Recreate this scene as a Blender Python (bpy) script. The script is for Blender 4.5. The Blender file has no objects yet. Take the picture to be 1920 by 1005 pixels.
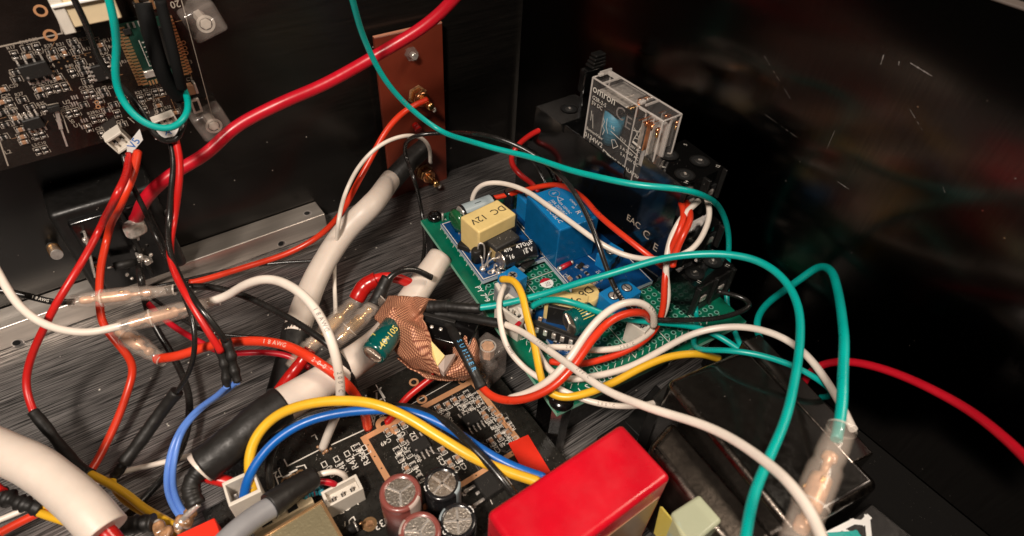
import bpy, bmesh, math, random
import numpy as np
from mathutils import Matrix, Vector
random.seed(7)
D = bpy.data
SC = bpy.context.scene
COL = SC.collection
CM = 0.01                                   # everything below is written in centimetres

# ------------------------------------------------------------------ camera
FPX, CX, CY, CAMZ = 1150.0, 960.0, 502.5, 16.7      # focal length and centre in photo pixels, camera height in cm
def _n(v): return v/np.linalg.norm(v)
_dn = _n(np.array([880-CX, 1690-CY, FPX]))          # vanishing point of the verticals
_vx = _n(np.array([3100-CX, -500-CY, FPX]))         # vanishing point of the rear wall's direction
_up = -_dn
_X = _n(_vx-_up*(_vx@_up)); _Y = np.cross(_up, _X)
RW = np.array([_X, _Y, _up])
CAM = np.array([0., 0., CAMZ])
cd = D.cameras.new('camera'); cam = D.objects.new('camera', cd); COL.objects.link(cam)
r_, u_, b_ = RW@np.array([1, 0, 0.]), -(RW@np.array([0, 1., 0])), -(RW@np.array([0, 0, 1.]))
cam.matrix_world = Matrix(((r_[0], u_[0], b_[0], 0), (r_[1], u_[1], b_[1], 0), (r_[2], u_[2], b_[2], CAMZ*CM), (0, 0, 0, 1)))
cd.sensor_width = 36; cd.lens = FPX/1920*36; cd.clip_start = 0.005; cd.clip_end = 20
cd.dof.use_dof = True; cd.dof.focus_distance = 0.205; cd.dof.aperture_fstop = 24
SC.camera = cam

# ------------------------------------------------------------------ light
W = D.worlds.new('World'); SC.world = W; W.use_nodes = True
W.node_tree.nodes['Background'].inputs[0].default_value = (1, .86, .74, 1)
W.node_tree.nodes['Background'].inputs[1].default_value = 0.012
def area(name, loc, target, size, power, col, shape='DISK', size_y=None):
    l = D.lights.new(name, 'AREA'); l.energy = power; l.color = col; l.shape = shape; l.size = size*CM
    if size_y: l.size_y = size_y*CM
    o = D.objects.new(name, l); COL.objects.link(o); o.location = Vector(loc)*CM
    o.rotation_euler = (Vector(target)-Vector(loc)).to_track_quat('-Z', 'Y').to_euler()
    return o
area('desk_lamp', (-13, -3, 35), (4, 8, 2), 6, 2.0, (1, .88, .77))
area('right_fill', (52, -12, 66), (6, 8, 0), 24, 3.4, (1, .84, .68))  # unseen fill light added at the right to give edges and wires highlights
SC.view_settings.view_transform = 'Standard'; SC.view_settings.look = 'None'
SC.view_settings.exposure = 0; SC.view_settings.gamma = 1
try: SC.view_settings.use_curve_mapping = False
except Exception: pass
SC.render.engine = 'CYCLES'
SC.cycles.max_bounces = 10; SC.cycles.transparent_max_bounces = 24

# ------------------------------------------------------------------ points
def ray(px, py): return RW@np.array([px-CX, py-CY, FPX])
def P(px, py, h):
    """a point of the place: seen along (px,py), at height h, or 'y18' / 'x16' on an upright plane"""
    r = ray(px, py)
    if isinstance(h, str):
        k = 'xy'.index(h[0]); return CAM+r*(float(h[1:])/r[k])
    return CAM+r*((h-CAMZ)/r[2])
def depth(p): return float((RW.T@(np.array(p)-CAM))[2])
def V(p): return Vector((float(p[0]), float(p[1]), float(p[2])))

# ------------------------------------------------------------------ materials
MT = {}
def mat(name, col, rough=.5, metal=0, coat=0, alpha=1, trans=0, var=0, vscale=3, bump=0, bscale=20, dust=0, dscale=9,
        spec=.5, rvar=0, aniso=0, streak=None, sss=0, dustcol=(.42, .38, .34)):
    if name in MT: return MT[name]
    m = D.materials.new(name); m.use_nodes = True; nt = m.node_tree; N = nt.nodes; L = nt.links
    b = N['Principled BSDF']
    b.inputs['Base Color'].default_value = (*col, 1); b.inputs['Roughness'].default_value = rough
    b.inputs['Metallic'].default_value = metal; b.inputs['Coat Weight'].default_value = coat
    b.inputs['Coat Roughness'].default_value = .08
    b.inputs['Alpha'].default_value = alpha; b.inputs['Transmission Weight'].default_value = trans
    b.inputs['Specular IOR Level'].default_value = spec; b.inputs['Anisotropic'].default_value = aniso
    if sss: b.inputs['Subsurface Weight'].default_value = sss; b.inputs['Subsurface Radius'].default_value = (.001, .0006, .0004)
    tc = N.new('ShaderNodeTexCoord')
    mp = N.new('ShaderNodeMapping'); L.new(tc.outputs['Object'], mp.inputs[0])
    mp.inputs['Scale'].default_value = (100, 100, 100) if not streak else streak     # object space in cm
    def noise(scale, detail=4, src=None):
        n = N.new('ShaderNodeTexNoise'); n.inputs['Scale'].default_value = scale; n.inputs['Detail'].default_value = detail
        L.new((src or mp).outputs[0], n.inputs['Vector']); return n
    def ramp(src, a, c, lo, hi):
        r = N.new('ShaderNodeValToRGB'); r.color_ramp.elements[0].position = a; r.color_ramp.elements[1].position = c
        r.color_ramp.elements[0].color = (*lo, 1); r.color_ramp.elements[1].color = (*hi, 1)
        L.new(src, r.inputs[0]); return r
    out = None
    if var:
        n = noise(vscale); r = ramp(n.outputs[0], .3, .7, tuple(c*(1-var) for c in col), tuple(min(1, c*(1+var)) for c in col))
        out = r.outputs[0]
    if dust:
        mp2 = N.new('ShaderNodeMapping'); L.new(tc.outputs['Object'], mp2.inputs[0]); mp2.inputs['Scale'].default_value = (100, 100, 100)
        v = N.new('ShaderNodeTexVoronoi'); v.inputs['Scale'].default_value = dscale; L.new(mp2.outputs[0], v.inputs['Vector'])
        v.inputs['Randomness'].default_value = 1
        cl = noise(dscale*.16, 3, mp2); c2 = ramp(cl.outputs[0], .42, .72, (0, 0, 0), (1, 1, 1))
        lt = N.new('ShaderNodeMath'); lt.operation = 'LESS_THAN'; L.new(v.outputs['Distance'], lt.inputs[0])
        mu = N.new('ShaderNodeMath'); mu.operation = 'MULTIPLY'; mu.inputs[1].default_value = dust; L.new(c2.outputs[0], mu.inputs[0])
        L.new(mu.outputs[0], lt.inputs[1])
        mx = N.new('ShaderNodeMix'); mx.data_type = 'RGBA'; L.new(lt.outputs[0], mx.inputs[0])
        if out: L.new(out, mx.inputs[6])
        else: mx.inputs[6].default_value = (*col, 1)
        mx.inputs[7].default_value = (*dustcol, 1); out = mx.outputs[2]
        if metal:
            im = N.new('ShaderNodeMath'); im.operation = 'MULTIPLY_ADD'; im.inputs[1].default_value = -metal; im.inputs[2].default_value = metal
            L.new(lt.outputs[0], im.inputs[0]); L.new(im.outputs[0], b.inputs['Metallic'])
    if out: L.new(out, b.inputs['Base Color'])
    if rvar:
        n = noise(vscale*1.7); mr = N.new('ShaderNodeMapRange'); L.new(n.outputs[0], mr.inputs[0])
        mr.inputs[1].default_value = .3; mr.inputs[2].default_value = .7; mr.inputs[3].default_value = max(.02, rough-rvar); mr.inputs[4].default_value = rough+rvar
        L.new(mr.outputs[0], b.inputs['Roughness'])
    if bump:
        n = noise(bscale, 5); bp = N.new('ShaderNodeBump'); bp.inputs['Strength'].default_value = bump; bp.inputs['Distance'].default_value = .0002
        L.new(n.outputs[0], bp.inputs['Height']); L.new(bp.outputs[0], b.inputs['Normal'])
    MT[name] = m; return m
SIL = dict(rough=.34, var=.10, vscale=1.1, rvar=.09, bump=.2, bscale=5, dust=.035, dscale=16)
mat('teal', (.0, .34, .30), **SIL); mat('red', (.50, .012, .010), **SIL); mat('orange_red', (.62, .035, .010), **SIL)
mat('crimson', (.46, .005, .016), **SIL); mat('white_sil', (.72, .64, .56), **SIL); mat('yellow', (.72, .40, .02), **SIL)
mat('blue', (.004, .10, .40), **SIL); mat('light_blue', (.10, .22, .62), **SIL); mat('black_sil', (.012, .011, .010), rough=.27, var=.2, rvar=.08, bump=.1, bscale=8)
mat('grey_sil', (.24, .24, .25), rough=.5, var=.06)
mat('shrink', (.011, .010, .009), rough=.5, bump=.7, bscale=5, rvar=.12, dust=.04, dscale=12, spec=.4)
mat('shrink_red', (.40, .008, .006), rough=.25, bump=.3, bscale=6)
mat('matte_black', (.006, .006, .006), rough=.75, bump=.2, spec=.12)
mat('beige', (.62, .535, .465), rough=.42, var=.03, bump=.1, bscale=9, sss=.15)
mat('clear', (.62, .52, .44), rough=.08, alpha=.15, spec=1, bump=.12, bscale=5, rvar=.1)
mat('clear_edge', (.7, .62, .54), rough=.2, alpha=.5, bump=.5, bscale=9)
mat('case_clear', (.30, .28, .27), rough=.05, alpha=.055, spec=.8, dust=.08, dscale=8)
mat('case_edge', (.62, .57, .53), rough=.12, alpha=.55, spec=.8)
mat('acrylic', (.34, .29, .26), rough=.08, alpha=.24, spec=.9, bump=1, bscale=4, var=.2)
mat('brass', (.80, .48, .20), rough=.24, metal=1, var=.15, rvar=.1, bump=.3)
mat('salmon_metal', (.72, .42, .26), rough=.35, metal=.25, var=.25, vscale=5, bump=.3, bscale=5); mat('gold_barrel', (.85, .55, .24), rough=.22, metal=.75, var=.2, vscale=4, bump=.5, bscale=9)
mat('copper_metal', (.78, .36, .18), rough=.3, metal=1, var=.2)
mat('silver', (.70, .65, .60), rough=.28, metal=.7, var=.2, vscale=8, bump=.4, bscale=20)
mat('solder', (.68, .62, .56), rough=.25, metal=.6, var=.3, vscale=9, bump=1, bscale=9)
mat('flux', (.30, .16, .08), rough=.22, var=.6, vscale=6, bump=1, bscale=9, coat=.6)
mat('aluminium', (.66, .60, .54), rough=.36, metal=.8, var=.12, vscale=1, streak=(25, 500, 500), bump=.12, bscale=5, aniso=.4)
mat('black_plastic', (.007, .0065, .006), rough=.42, var=.2, bump=.25, bscale=18, dust=.13, dscale=8, rvar=.08)
mat('gloss_black', (.004, .0035, .0035), rough=.17, bump=.12, bscale=2, dust=.10, dscale=10, spec=.7, dustcol=(.2, .18, .16))
mat('dark_hole', (.003, .003, .003), rough=.8)
mat('white_plastic', (.60, .55, .48), rough=.4, var=.06, bump=.1)
mat('white_paper', (.78, .76, .74), rough=.6)
mat('chip_black', (.014, .013, .012), rough=.5, spec=.3, bump=.3, bscale=30, dust=.12, dscale=22)
mat('pcb_black', (.013, .012, .010), rough=.3, var=.3, vscale=5, bump=.3, bscale=25, dust=.20, dscale=14, rvar=.08, dustcol=(.30, .27, .24))
mat('pcb_black_clean', (.009, .006, .005), rough=.16, var=.35, vscale=1.2, bump=.15, bscale=8, dust=.06, dscale=14, rvar=.06)
mat('pcb_edge', (.25, .20, .14), rough=.6)
mat('pcb_green', (.0, .115, .062), rough=.33, var=.15, vscale=2, bump=.2, bscale=12, dust=.10, dscale=12)
mat('pcb_green_edge', (.22, .50, .36), rough=.5)
mat('pcb_blue', (.002, .05, .17), rough=.32, var=.2, dust=.14, dscale=16)
mat('pcb_daughter', (.008, .035, .024), rough=.35, var=.3, dust=.08, dscale=14)
mat('pcb_blue_edge', (.45, .50, .55), rough=.5)
mat('silk_dim', (.34, .29, .24), rough=.6)
mat('silk', (.62, .58, .52), rough=.6)
mat('silk_bright', (.82, .80, .76), rough=.6)
mat('gold', (.86, .52, .26), rough=.3, metal=.9, var=.06, vscale=4)
mat('trace', (.70, .36, .18), rough=.42, metal=.45, var=.08, vscale=2, bump=.15)
mat('ring', (.20, .46, .36), rough=.35, metal=.3)
mat('chip_cap', (.34, .18, .10), rough=.45)
mat('tape_red', (.70, .028, .012), rough=.33, var=.05, bump=.2, bscale=4)
mat('film_red', (.50, .004, .014), rough=.3, var=.08, vscale=1.1, sss=.05, bump=.25, bscale=2, rvar=.1, dust=.03, dscale=6)
mat('film_side', (.30, .16, .09), rough=.3, var=.1)
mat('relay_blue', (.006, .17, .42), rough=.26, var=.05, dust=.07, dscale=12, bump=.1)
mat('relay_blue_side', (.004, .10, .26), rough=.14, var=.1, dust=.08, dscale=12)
mat('coil_blue', (.05, .22, .32), rough=.5, streak=(100, 100, 900), var=.3, vscale=2)
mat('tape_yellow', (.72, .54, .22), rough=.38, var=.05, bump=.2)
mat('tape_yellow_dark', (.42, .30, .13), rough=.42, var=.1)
mat('ferrite', (.03, .028, .026), rough=.55, bump=.6, bscale=14, dust=.2, dscale=12)
mat('cap_black', (.012, .012, .013), rough=.2, coat=.5, dust=.05)
mat('cap_maroon', (.20, .055, .045), rough=.3, coat=.3)
mat('cap_green', (.0, .075, .07), rough=.22, coat=.5)
mat('cap_stripe', (.30, .36, .38), rough=.35)
mat('cap_pale', (.42, .34, .30), rough=.35)
mat('cap_top', (.74, .66, .58), rough=.32, metal=1, bump=.7, bscale=26, var=.15, vscale=14)
mat('disc_green', (.01, .09, .03), rough=.22, coat=.4)
mat('resistor_blue', (.03, .28, .38), rough=.35)
mat('bakelite', (.135, .022, .010), rough=.38, var=.10, vscale=1.2, bump=.15, bscale=6)
mat('bakelite_edge', (.42, .18, .11), rough=.6)
mat('transformer', (.007, .006, .005), rough=.14, var=.2, bump=.12, bscale=1.1, dust=.07, dscale=7, rvar=.06, spec=.8)
mat('socket_black', (.003, .003, .003), rough=.12, bump=.10, bscale=2, dust=.12, dscale=10, spec=1, coat=.4, dustcol=(.2, .18, .16))
mat('plate_black', (.005, .0045, .004), rough=.6, spec=.2, dust=.10, dscale=13, bump=.3)
mat('edge_highlight', (.16, .135, .115), rough=.27, metal=1, var=.5, vscale=2.5, bump=.3, bscale=8, rvar=.08)  # lighter tone that paints edge highlights onto the transformer's bevels
mat('bell_metal', (.085, .07, .058), rough=.34, metal=.9, var=.3, bump=.3, bscale=9, spec=1, dust=.05, coat=.4)
mat('rim_metal', (.09, .07, .06), rough=.5)
mat('pale_green', (.60, .64, .44), rough=.25, alpha=.6, bump=.6, bscale=3)
mat('gold_box', (.42, .36, .22), rough=.32, metal=.7, bump=.6, bscale=14)
mat('cream', (.62, .50, .32), rough=.5, var=.06)
mat('amber', (.62, .50, .10), rough=.25, alpha=.7)
mat('ink', (.012, .012, .012), rough=.6); mat('ink_dark', (.18, .16, .15), rough=.6); mat('ink_yellow', (.66, .55, .12), rough=.5)
mat('ink_pale', (.62, .42, .34), rough=.5); mat('ink_blue', (.02, .16, .5), rough=.5); mat('red_paint', (.45, .01, .02), rough=.4)
mat('label_blue', (.10, .34, .60), rough=.4)

# brushed dark floor
def brushed(name, c0, c1, scl, rough, metal, bumpst, rot=0, wav=0, spec=.5, aniso=0):
    m = D.materials.new(name); m.use_nodes = True; nt = m.node_tree; N = nt.nodes; L = nt.links; b = N['Principled BSDF']
    tc = N.new('ShaderNodeTexCoord'); mp = N.new('ShaderNodeMapping'); L.new(tc.outputs['Object'], mp.inputs[0])
    mp.inputs['Scale'].default_value = scl; mp.inputs['Rotation'].default_value = (0, 0, rot)
    n = N.new('ShaderNodeTexNoise'); n.inputs['Scale'].default_value = 1; n.inputs['Detail'].default_value = 6; n.inputs['Roughness'].default_value = .65
    L.new(mp.outputs[0], n.inputs['Vector'])
    r = N.new('ShaderNodeValToRGB'); r.color_ramp.elements[0].position = .38; r.color_ramp.elements[1].position = .68
    r.color_ramp.elements[0].color = (*c0, 1); r.color_ramp.elements[1].color = (*c1, 1); L.new(n.outputs[0], r.inputs[0])
    mp2 = N.new('ShaderNodeMapping'); L.new(tc.outputs['Object'], mp2.inputs[0]); mp2.inputs['Scale'].default_value = (100, 100, 100)
    v = N.new('ShaderNodeTexVoronoi'); v.inputs['Scale'].default_value = 1.6; L.new(mp2.outputs[0], v.inputs['Vector'])
    lt = N.new('ShaderNodeMath'); lt.operation = 'LESS_THAN'; lt.inputs[1].default_value = .035; L.new(v.outputs['Distance'], lt.inputs[0])
    mx = N.new('ShaderNodeMix'); mx.data_type = 'RGBA'; L.new(lt.outputs[0], mx.inputs[0]); L.new(r.outputs[0], mx.inputs[6]); mx.inputs[7].default_value = (.5, .45, .4, 1)
    L.new(mx.outputs[2], b.inputs['Base Color'])
    b.inputs['Roughness'].default_value = rough; b.inputs['Metallic'].default_value = metal
    bp = N.new('ShaderNodeBump'); bp.inputs['Strength'].default_value = bumpst; bp.inputs['Distance'].default_value = .0002
    L.new(n.outputs[0], bp.inputs['Height'])
    if wav:
        n2 = N.new('ShaderNodeTexNoise'); n2.inputs['Scale'].default_value = wav[0]; n2.inputs['Detail'].default_value = 1; L.new(mp2.outputs[0], n2.inputs['Vector'])
        b2 = N.new('ShaderNodeBump'); b2.inputs['Strength'].default_value = 1; b2.inputs['Distance'].default_value = wav[1]
        L.new(n2.outputs[0], b2.inputs['Height']); L.new(b2.outputs[0], bp.inputs['Normal'])
    b.inputs['Specular IOR Level'].default_value = spec
    if aniso:
        tg = N.new('ShaderNodeCombineXYZ'); tg.inputs[1].default_value = .97; tg.inputs[2].default_value = .1; L.new(tg.outputs[0], b.inputs['Tangent']); b.inputs['Anisotropic'].default_value = aniso
    L.new(bp.outputs[0], b.inputs['Normal']); MT[name] = m; return m
brushed('floor_metal', (.010, .010, .010), (.52, .49, .475), (50, 2500, 100), .42, .8, .7, rot=math.radians(-1))
brushed('wall_metal', (.078, .071, .066), (.100, .091, .084), (300, 1500, 50), .17, 1, .035, wav=(.10, .005), spec=.5, aniso=.75)
brushed('rear_metal', (.004, .0035, .003), (.008, .007, .006), (50, 600, 900), .27, 0, .12, wav=(.12, .002))

# ------------------------------------------------------------------ mesh accumulator
class M:
    def __init__(s, T=None): s.v = []; s.f = []; s.m = []; s.sm = []; s.mats = []; s.T = T
    def mi(s, name):
        if name not in s.mats: s.mats.append(name)
        return s.mats.index(name)
    def add(s, vs, fs, m, smooth=False, T=None):
        o = len(s.v); A = s.T if T is None else (T if s.T is None else s.T@T)
        for p in vs:
            p = Vector(p)
            s.v.append(A@p if A is not None else p)
        k = s.mi(m)
        for f in fs: s.f.append([o+i for i in f]); s.m.append(k); s.sm.append(smooth)
        return s
    def box(s, c, d, m, bev=0, seg=2, T=None, rz=0):
        bm = bmesh.new(); bmesh.ops.create_cube(bm, size=1)
        for v in bm.verts: v.co = Vector((v.co.x*d[0], v.co.y*d[1], v.co.z*d[2]))
        if bev: bmesh.ops.bevel(bm, geom=list(bm.edges), offset=bev, segments=seg, affect='EDGES', profile=.5)
        A = Matrix.Translation(Vector(c))@Matrix.Rotation(rz, 4, 'Z')
        bm.verts.index_update()
        k0 = len(s.sm); s.add([A@v.co for v in bm.verts], [[v.index for v in f.verts] for f in bm.faces], m, bool(bev) and seg > 1, T)
        for i, f in enumerate(bm.faces):
            if max(abs(f.normal.x), abs(f.normal.y), abs(f.normal.z)) > .9999: s.sm[k0+i] = False
        bm.free(); return s
    def lathe(s, prof, m, n=20, T=None, smooth=True, cap=True):
        """prof: (radius, z)[, material] rows around local z"""
        vs = []; fs = {}
        for r, z, *_ in prof:
            for i in range(n): a = 2*math.pi*i/n; vs.append((r*math.cos(a), r*math.sin(a), z))
        for k in range(len(prof)-1):
            mm = prof[k][2] if len(prof[k]) > 2 else m
            for i in range(n): j = (i+1) % n; fs.setdefault(mm, []).append([k*n+i, k*n+j, (k+1)*n+j, (k+1)*n+i])
        if cap:
            fs.setdefault(prof[0][2] if len(prof[0]) > 2 else m, []).append(list(range(n))[::-1])
            mm = prof[-1][2] if len(prof[-1]) > 2 else m
            fs.setdefault(mm, []).append([(len(prof)-1)*n+i for i in range(n)])
        # one add per material on shared verts
        o = len(s.v); s.add(vs, [], m, False, T)
        for mm, ff in fs.items():
            k = s.mi(mm)
            for f in ff: s.f.append([o+i for i in f]); s.m.append(k); s.sm.append(smooth and len(f) == 4)
        return s
    def rod(s, a, b, r, m, r2=None, n=12):
        a = Vector(a); b = Vector(b); q = (b-a).to_track_quat('Z', 'Y').to_matrix().to_4x4()
        return s.lathe([(r, 0), (r if r2 is None else r2, (b-a).length)], m, n, Matrix.Translation(a)@q)
    def tube(s, pts, rad, m, n=14, caps=True):
        pts = [Vector(p) for p in pts]; K = len(pts); vs = []; fs = []
        t = (pts[1]-pts[0]).normalized(); nn = t.orthogonal().normalized()
        for i, p in enumerate(pts):
            t2 = (pts[min(i+1, K-1)]-pts[max(i-1, 0)]).normalized()
            nn = (nn-t2*nn.dot(t2)).normalized(); bb = t2.cross(nn)
            r = rad[min(len(rad)-1, int(i*len(rad)/K))] if isinstance(rad, (list, tuple)) else rad
            for j in range(n): a = 2*math.pi*j/n; vs.append(p+(nn*math.cos(a)+bb*math.sin(a))*r)
        for i in range(K-1):
            for j in range(n): k = (j+1) % n; fs.append([i*n+j, i*n+k, (i+1)*n+k, (i+1)*n+j])
        s.add(vs, fs, m, True)
        o = len(s.v)-len(vs); k = s.mi(m)
        if caps:
            s.f.append([o+j for j in range(n)][::-1]); s.m.append(k); s.sm.append(False)
            s.f.append([o+(K-1)*n+j for j in range(n)]); s.m.append(k); s.sm.append(False)
        return s
    def prism(s, poly, z0, z1, m, mside=None, T=None):
        n = len(poly); A = sum(poly[i][0]*poly[(i+1) % n][1]-poly[(i+1) % n][0]*poly[i][1] for i in range(n))
        if A < 0: poly = poly[::-1]
        vs = [(x, y, z0) for x, y in poly]+[(x, y, z1) for x, y in poly]
        s.add(vs, [list(range(n))[::-1], list(range(n, 2*n))], m, False, T)
        s.add(vs, [[i, (i+1) % n, n+(i+1) % n, n+i] for i in range(n)], mside or m, False, T); return s
    def line(s, pts, w, m, z=0, T=None):
        """flat printed strip through 2-D points"""
        for a, b in zip(pts, pts[1:]):
            d = Vector((b[0]-a[0], b[1]-a[1])); L = d.length
            if L < 1e-6: continue
            d /= L; q = Vector((-d.y, d.x))*w/2; e = d*w/2
            c = [(a[0]-e.x+q.x, a[1]-e.y+q.y, z), (a[0]-e.x-q.x, a[1]-e.y-q.y, z), (b[0]+e.x-q.x, b[1]+e.y-q.y, z), (b[0]+e.x+q.x, b[1]+e.y+q.y, z)]
            s.add(c, [[0, 1, 2, 3]], m, False, T); z += .0004
        return s
    def ring(s, c, r0, r1, m, z=0, n=14, T=None):
        vs = []
        for i in range(n): a = 2*math.pi*i/n; vs += [(c[0]+r0*math.cos(a), c[1]+r0*math.sin(a), z), (c[0]+r1*math.cos(a), c[1]+r1*math.sin(a), z)]
        return s.add(vs, [[2*i, 2*i+1, (2*i+3) % (2*n), (2*i+2) % (2*n)] for i in range(n)], m, False, T)
    def disc(s, c, r, m, z=0, n=14, T=None):
        return s.add([(c[0]+r*math.cos(2*math.pi*i/n), c[1]+r*math.sin(2*math.pi*i/n), z) for i in range(n)], [list(range(n))], m, False, T)
    def text(s, st, c, size, m, rz=0, z=0, T=None, bend=None):
        vs, fs = glyphs(st); A = Matrix.Translation((c[0], c[1], z))@Matrix.Rotation(rz, 4, 'Z')@Matrix.Scale(size, 4)
        s.add([A@Vector(v) for v in vs], fs, m, False, T); return s
    def mesh(s, name, off=Vector((0, 0, 0))):
        me = D.meshes.new(name)
        me.from_pydata([tuple((v-off)*CM) for v in s.v], [], s.f)
        for x in s.mats: me.materials.append(MT[x])
        me.polygons.foreach_set('material_index', s.m); me.polygons.foreach_set('use_smooth', s.sm); me.update(); return me
_G = {}
def glyphs(st):
    """writing as a flat mesh, one unit high, centred"""
    if st not in _G:
        cu = D.curves.new('lettering', 'FONT'); cu.body = st; cu.size = 1; cu.align_x = 'CENTER'; cu.align_y = 'CENTER'; cu.resolution_u = 2; cu.offset = .004
        o = D.objects.new('lettering', cu); COL.objects.link(o); dg = bpy.context.evaluated_depsgraph_get()
        me = o.evaluated_get(dg).to_mesh(); _G[st] = ([tuple(v.co) for v in me.vertices], [list(p.vertices) for p in me.polygons])
        D.objects.remove(o); D.curves.remove(cu)
    return _G[st]

CUR = {}
def thing(name, loc, label, cat, group=None, kind=None):
    o = D.objects.new(name, None); COL.objects.link(o); o.location = V(loc)*CM; o.empty_display_size = .005
    tag(o, label, cat, group, kind); o['_l'] = 1; del o['_l']; CUR[o.name] = V(loc); return o
def tag(o, label=None, cat=None, group=None, kind=None):
    if label: o['label'] = label
    if cat: o['category'] = cat
    if group: o['group'] = group
    if kind: o['kind'] = kind
    return o
def build(name, acc, parent=None, label=None, cat=None, group=None, kind=None, origin=None):
    off = CUR[parent.name] if parent is not None else (V(origin) if origin is not None else sum(acc.v, Vector())/len(acc.v))
    o = D.objects.new(name, acc.mesh(name, off)); COL.objects.link(o)
    if parent is not None: o.parent = parent; CUR[o.name] = off
    else: o.location = off*CM; CUR[o.name] = off
    tag(o, label, cat, group, kind); return o
def inst(name, me, parent, Mx):
    """a copy of a small part: shared mesh (built round its own origin), placed by a world matrix in cm"""
    o = D.objects.new(name, me); COL.objects.link(o); o.parent = parent
    A = Mx.copy(); A.translation = (A.translation-CUR[parent.name])*CM; o.matrix_local = A; CUR[o.name] = CUR[parent.name]; return o

from mathutils import noise as _no
def lump(i, seed=''):
    k = sum(map(ord, seed)) % 97; return 1.6*_no.noise((i*.23, k*3.1, .5))+.7*_no.noise((i*.61, k*1.7, 4.5))
# smooth path through control points
def path(pts, step=10, relax=14):
    p = [V(q) for q in pts]; p = [p[0]*2-p[1]]+p+[p[-1]*2-p[-2]]; out = []
    for i in range(1, len(p)-2):
        a, b, c, d = p[i-1:i+3]
        t0 = 0; t1 = t0+max(1e-4, (b-a).length)**.5; t2 = t1+max(1e-4, (c-b).length)**.5; t3 = t2+max(1e-4, (d-c).length)**.5
        for k in range(step):
            t = t1+(t2-t1)*k/step
            A1 = a*((t1-t)/(t1-t0))+b*((t-t0)/(t1-t0)); A2 = b*((t2-t)/(t2-t1))+c*((t-t1)/(t2-t1)); A3 = c*((t3-t)/(t3-t2))+d*((t-t2)/(t3-t2))
            B1 = A1*((t2-t)/(t2-t0))+A2*((t-t0)/(t2-t0)); B2 = A2*((t3-t)/(t3-t1))+A3*((t-t1)/(t3-t1))
            out.append(B1*((t2-t)/(t2-t1))+B2*((t-t1)/(t2-t1)))
    out.append(p[-2])
    # even out the spacing, then relax the kinks the way a stiff wire would
    L = [0]
    for a, b in zip(out, out[1:]): L.append(L[-1]+(b-a).length)
    n = max(len(out), int(L[-1]/.12)); q = []; k = 0
    for i in range(n+1):
        s_ = L[-1]*i/n
        while k < len(L)-2 and L[k+1] < s_: k += 1
        q.append(out[k].lerp(out[k+1], min(1, max(0, (s_-L[k])/max(1e-6, L[k+1]-L[k])))))
    for _ in range(relax):
        q = [q[0]]+[q[i]*.5+(q[i-1]+q[i+1])*.25 for i in range(1, len(q)-1)]+[q[-1]]
    return q
def wrap_text(acc, pts, s0, st, r, m, size=1.3, flip=False, gap=1.0):
    """print characters along a wire on its upper side"""
    L = [0]
    for a, b in zip(pts, pts[1:]): L.append(L[-1]+(b-a).length)
    s = s0*L[-1]; seq = st if not flip else st
    h = size*r
    for ch in seq:
        if ch != ' ':
            k = min(max(1, next((i for i, l in enumerate(L) if l >= s), len(L)-1)), len(L)-1)
            f = (s-L[k-1])/max(1e-6, L[k]-L[k-1]); p = pts[k-1].lerp(pts[k], f); t = (pts[k]-pts[k-1]).normalized()
            if flip: t = -t
            w = Vector((-.15, -.6, .8)); n = (w-t*w.dot(t)).normalized(); b = n.cross(t)
            vs, fs = glyphs(ch)
            vv = []
            for x, y, _ in vs:
                vv.append(p+t*(x*h)+n*(r*1.03)+b*(y*h))
            acc.add(vv, fs, m)
        s += h*.74*gap
def rad_of(pts3, wpx):
    q = V(P(*pts3[len(pts3)//2])); return wpx/2*depth(q)/FPX
def wire(name, pts, wpx, m, label, cat='wire', group=None, prints=(), ink='ink_dark', extra=None, r=None, wob=0):
    r = (r or rad_of(pts, wpx))*.87; pp = path([P(*q) for q in pts]); sd = (sum(map(ord, label)) % 89)*1.7
    pp = [pp[0]]+[p+Vector(_no.noise_vector(p*.55+Vector((sd, 0, 0))))*.045 for p in pp[1:-1]]+[pp[-1]]
    rr = r if not wob else [r*(1+wob*lump(i, name)) for i in range(len(pp))]
    acc = M().tube(pp, rr, m)
    for s0, st, fl in prints: wrap_text(acc, pp, s0, st, r, ink, flip=fl, gap=1.25)
    if extra is None: return build(name, acc, None, label, cat, group)
    root = thing(name, pp[0], label, cat, group)
    build('insulation', acc, root)
    for en, epts, ew, em, wb in extra:
        ep = path([P(*q) for q in epts]); er = rad_of(epts, ew)
        build(en, M().tube(ep, [er*(1+wb*lump(i, label+en)) for i in range(len(ep))], em), root)
    return root

class Frame:
    """a board's own plane: local x, y along the board, z away from its face"""
    def __init__(s, o, rz=0, wall=False):
        s.o = V(o)
        R3 = Matrix.Rotation(rz, 4, 'Z')
        if wall: R3 = Matrix(((1, 0, 0, 0), (0, 0, -1, 0), (0, 1, 0, 0), (0, 0, 0, 1)))@Matrix.Rotation(rz, 4, 'Z')
        s.T = Matrix.Translation(s.o)@R3; s.I = s.T.inverted(); s.n = (R3@Vector((0, 0, 1))).normalized()
    def px(s, px, py, h=0):
        c = V(CAM); d = V(ray(px, py)); q = s.o+s.n*h; t = (q-c).dot(s.n)/d.dot(s.n); l = s.I@(c+d*t); return (l.x, l.y)
    def at(s, x, y, h=0, rz=0): return s.T@Matrix.Translation((x, y, h))@Matrix.Rotation(rz, 4, 'Z')
    def pxat(s, px, py, h=0, rz=0): x, y = s.px(px, py, h); return s.at(x, y, h, rz)
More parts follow.
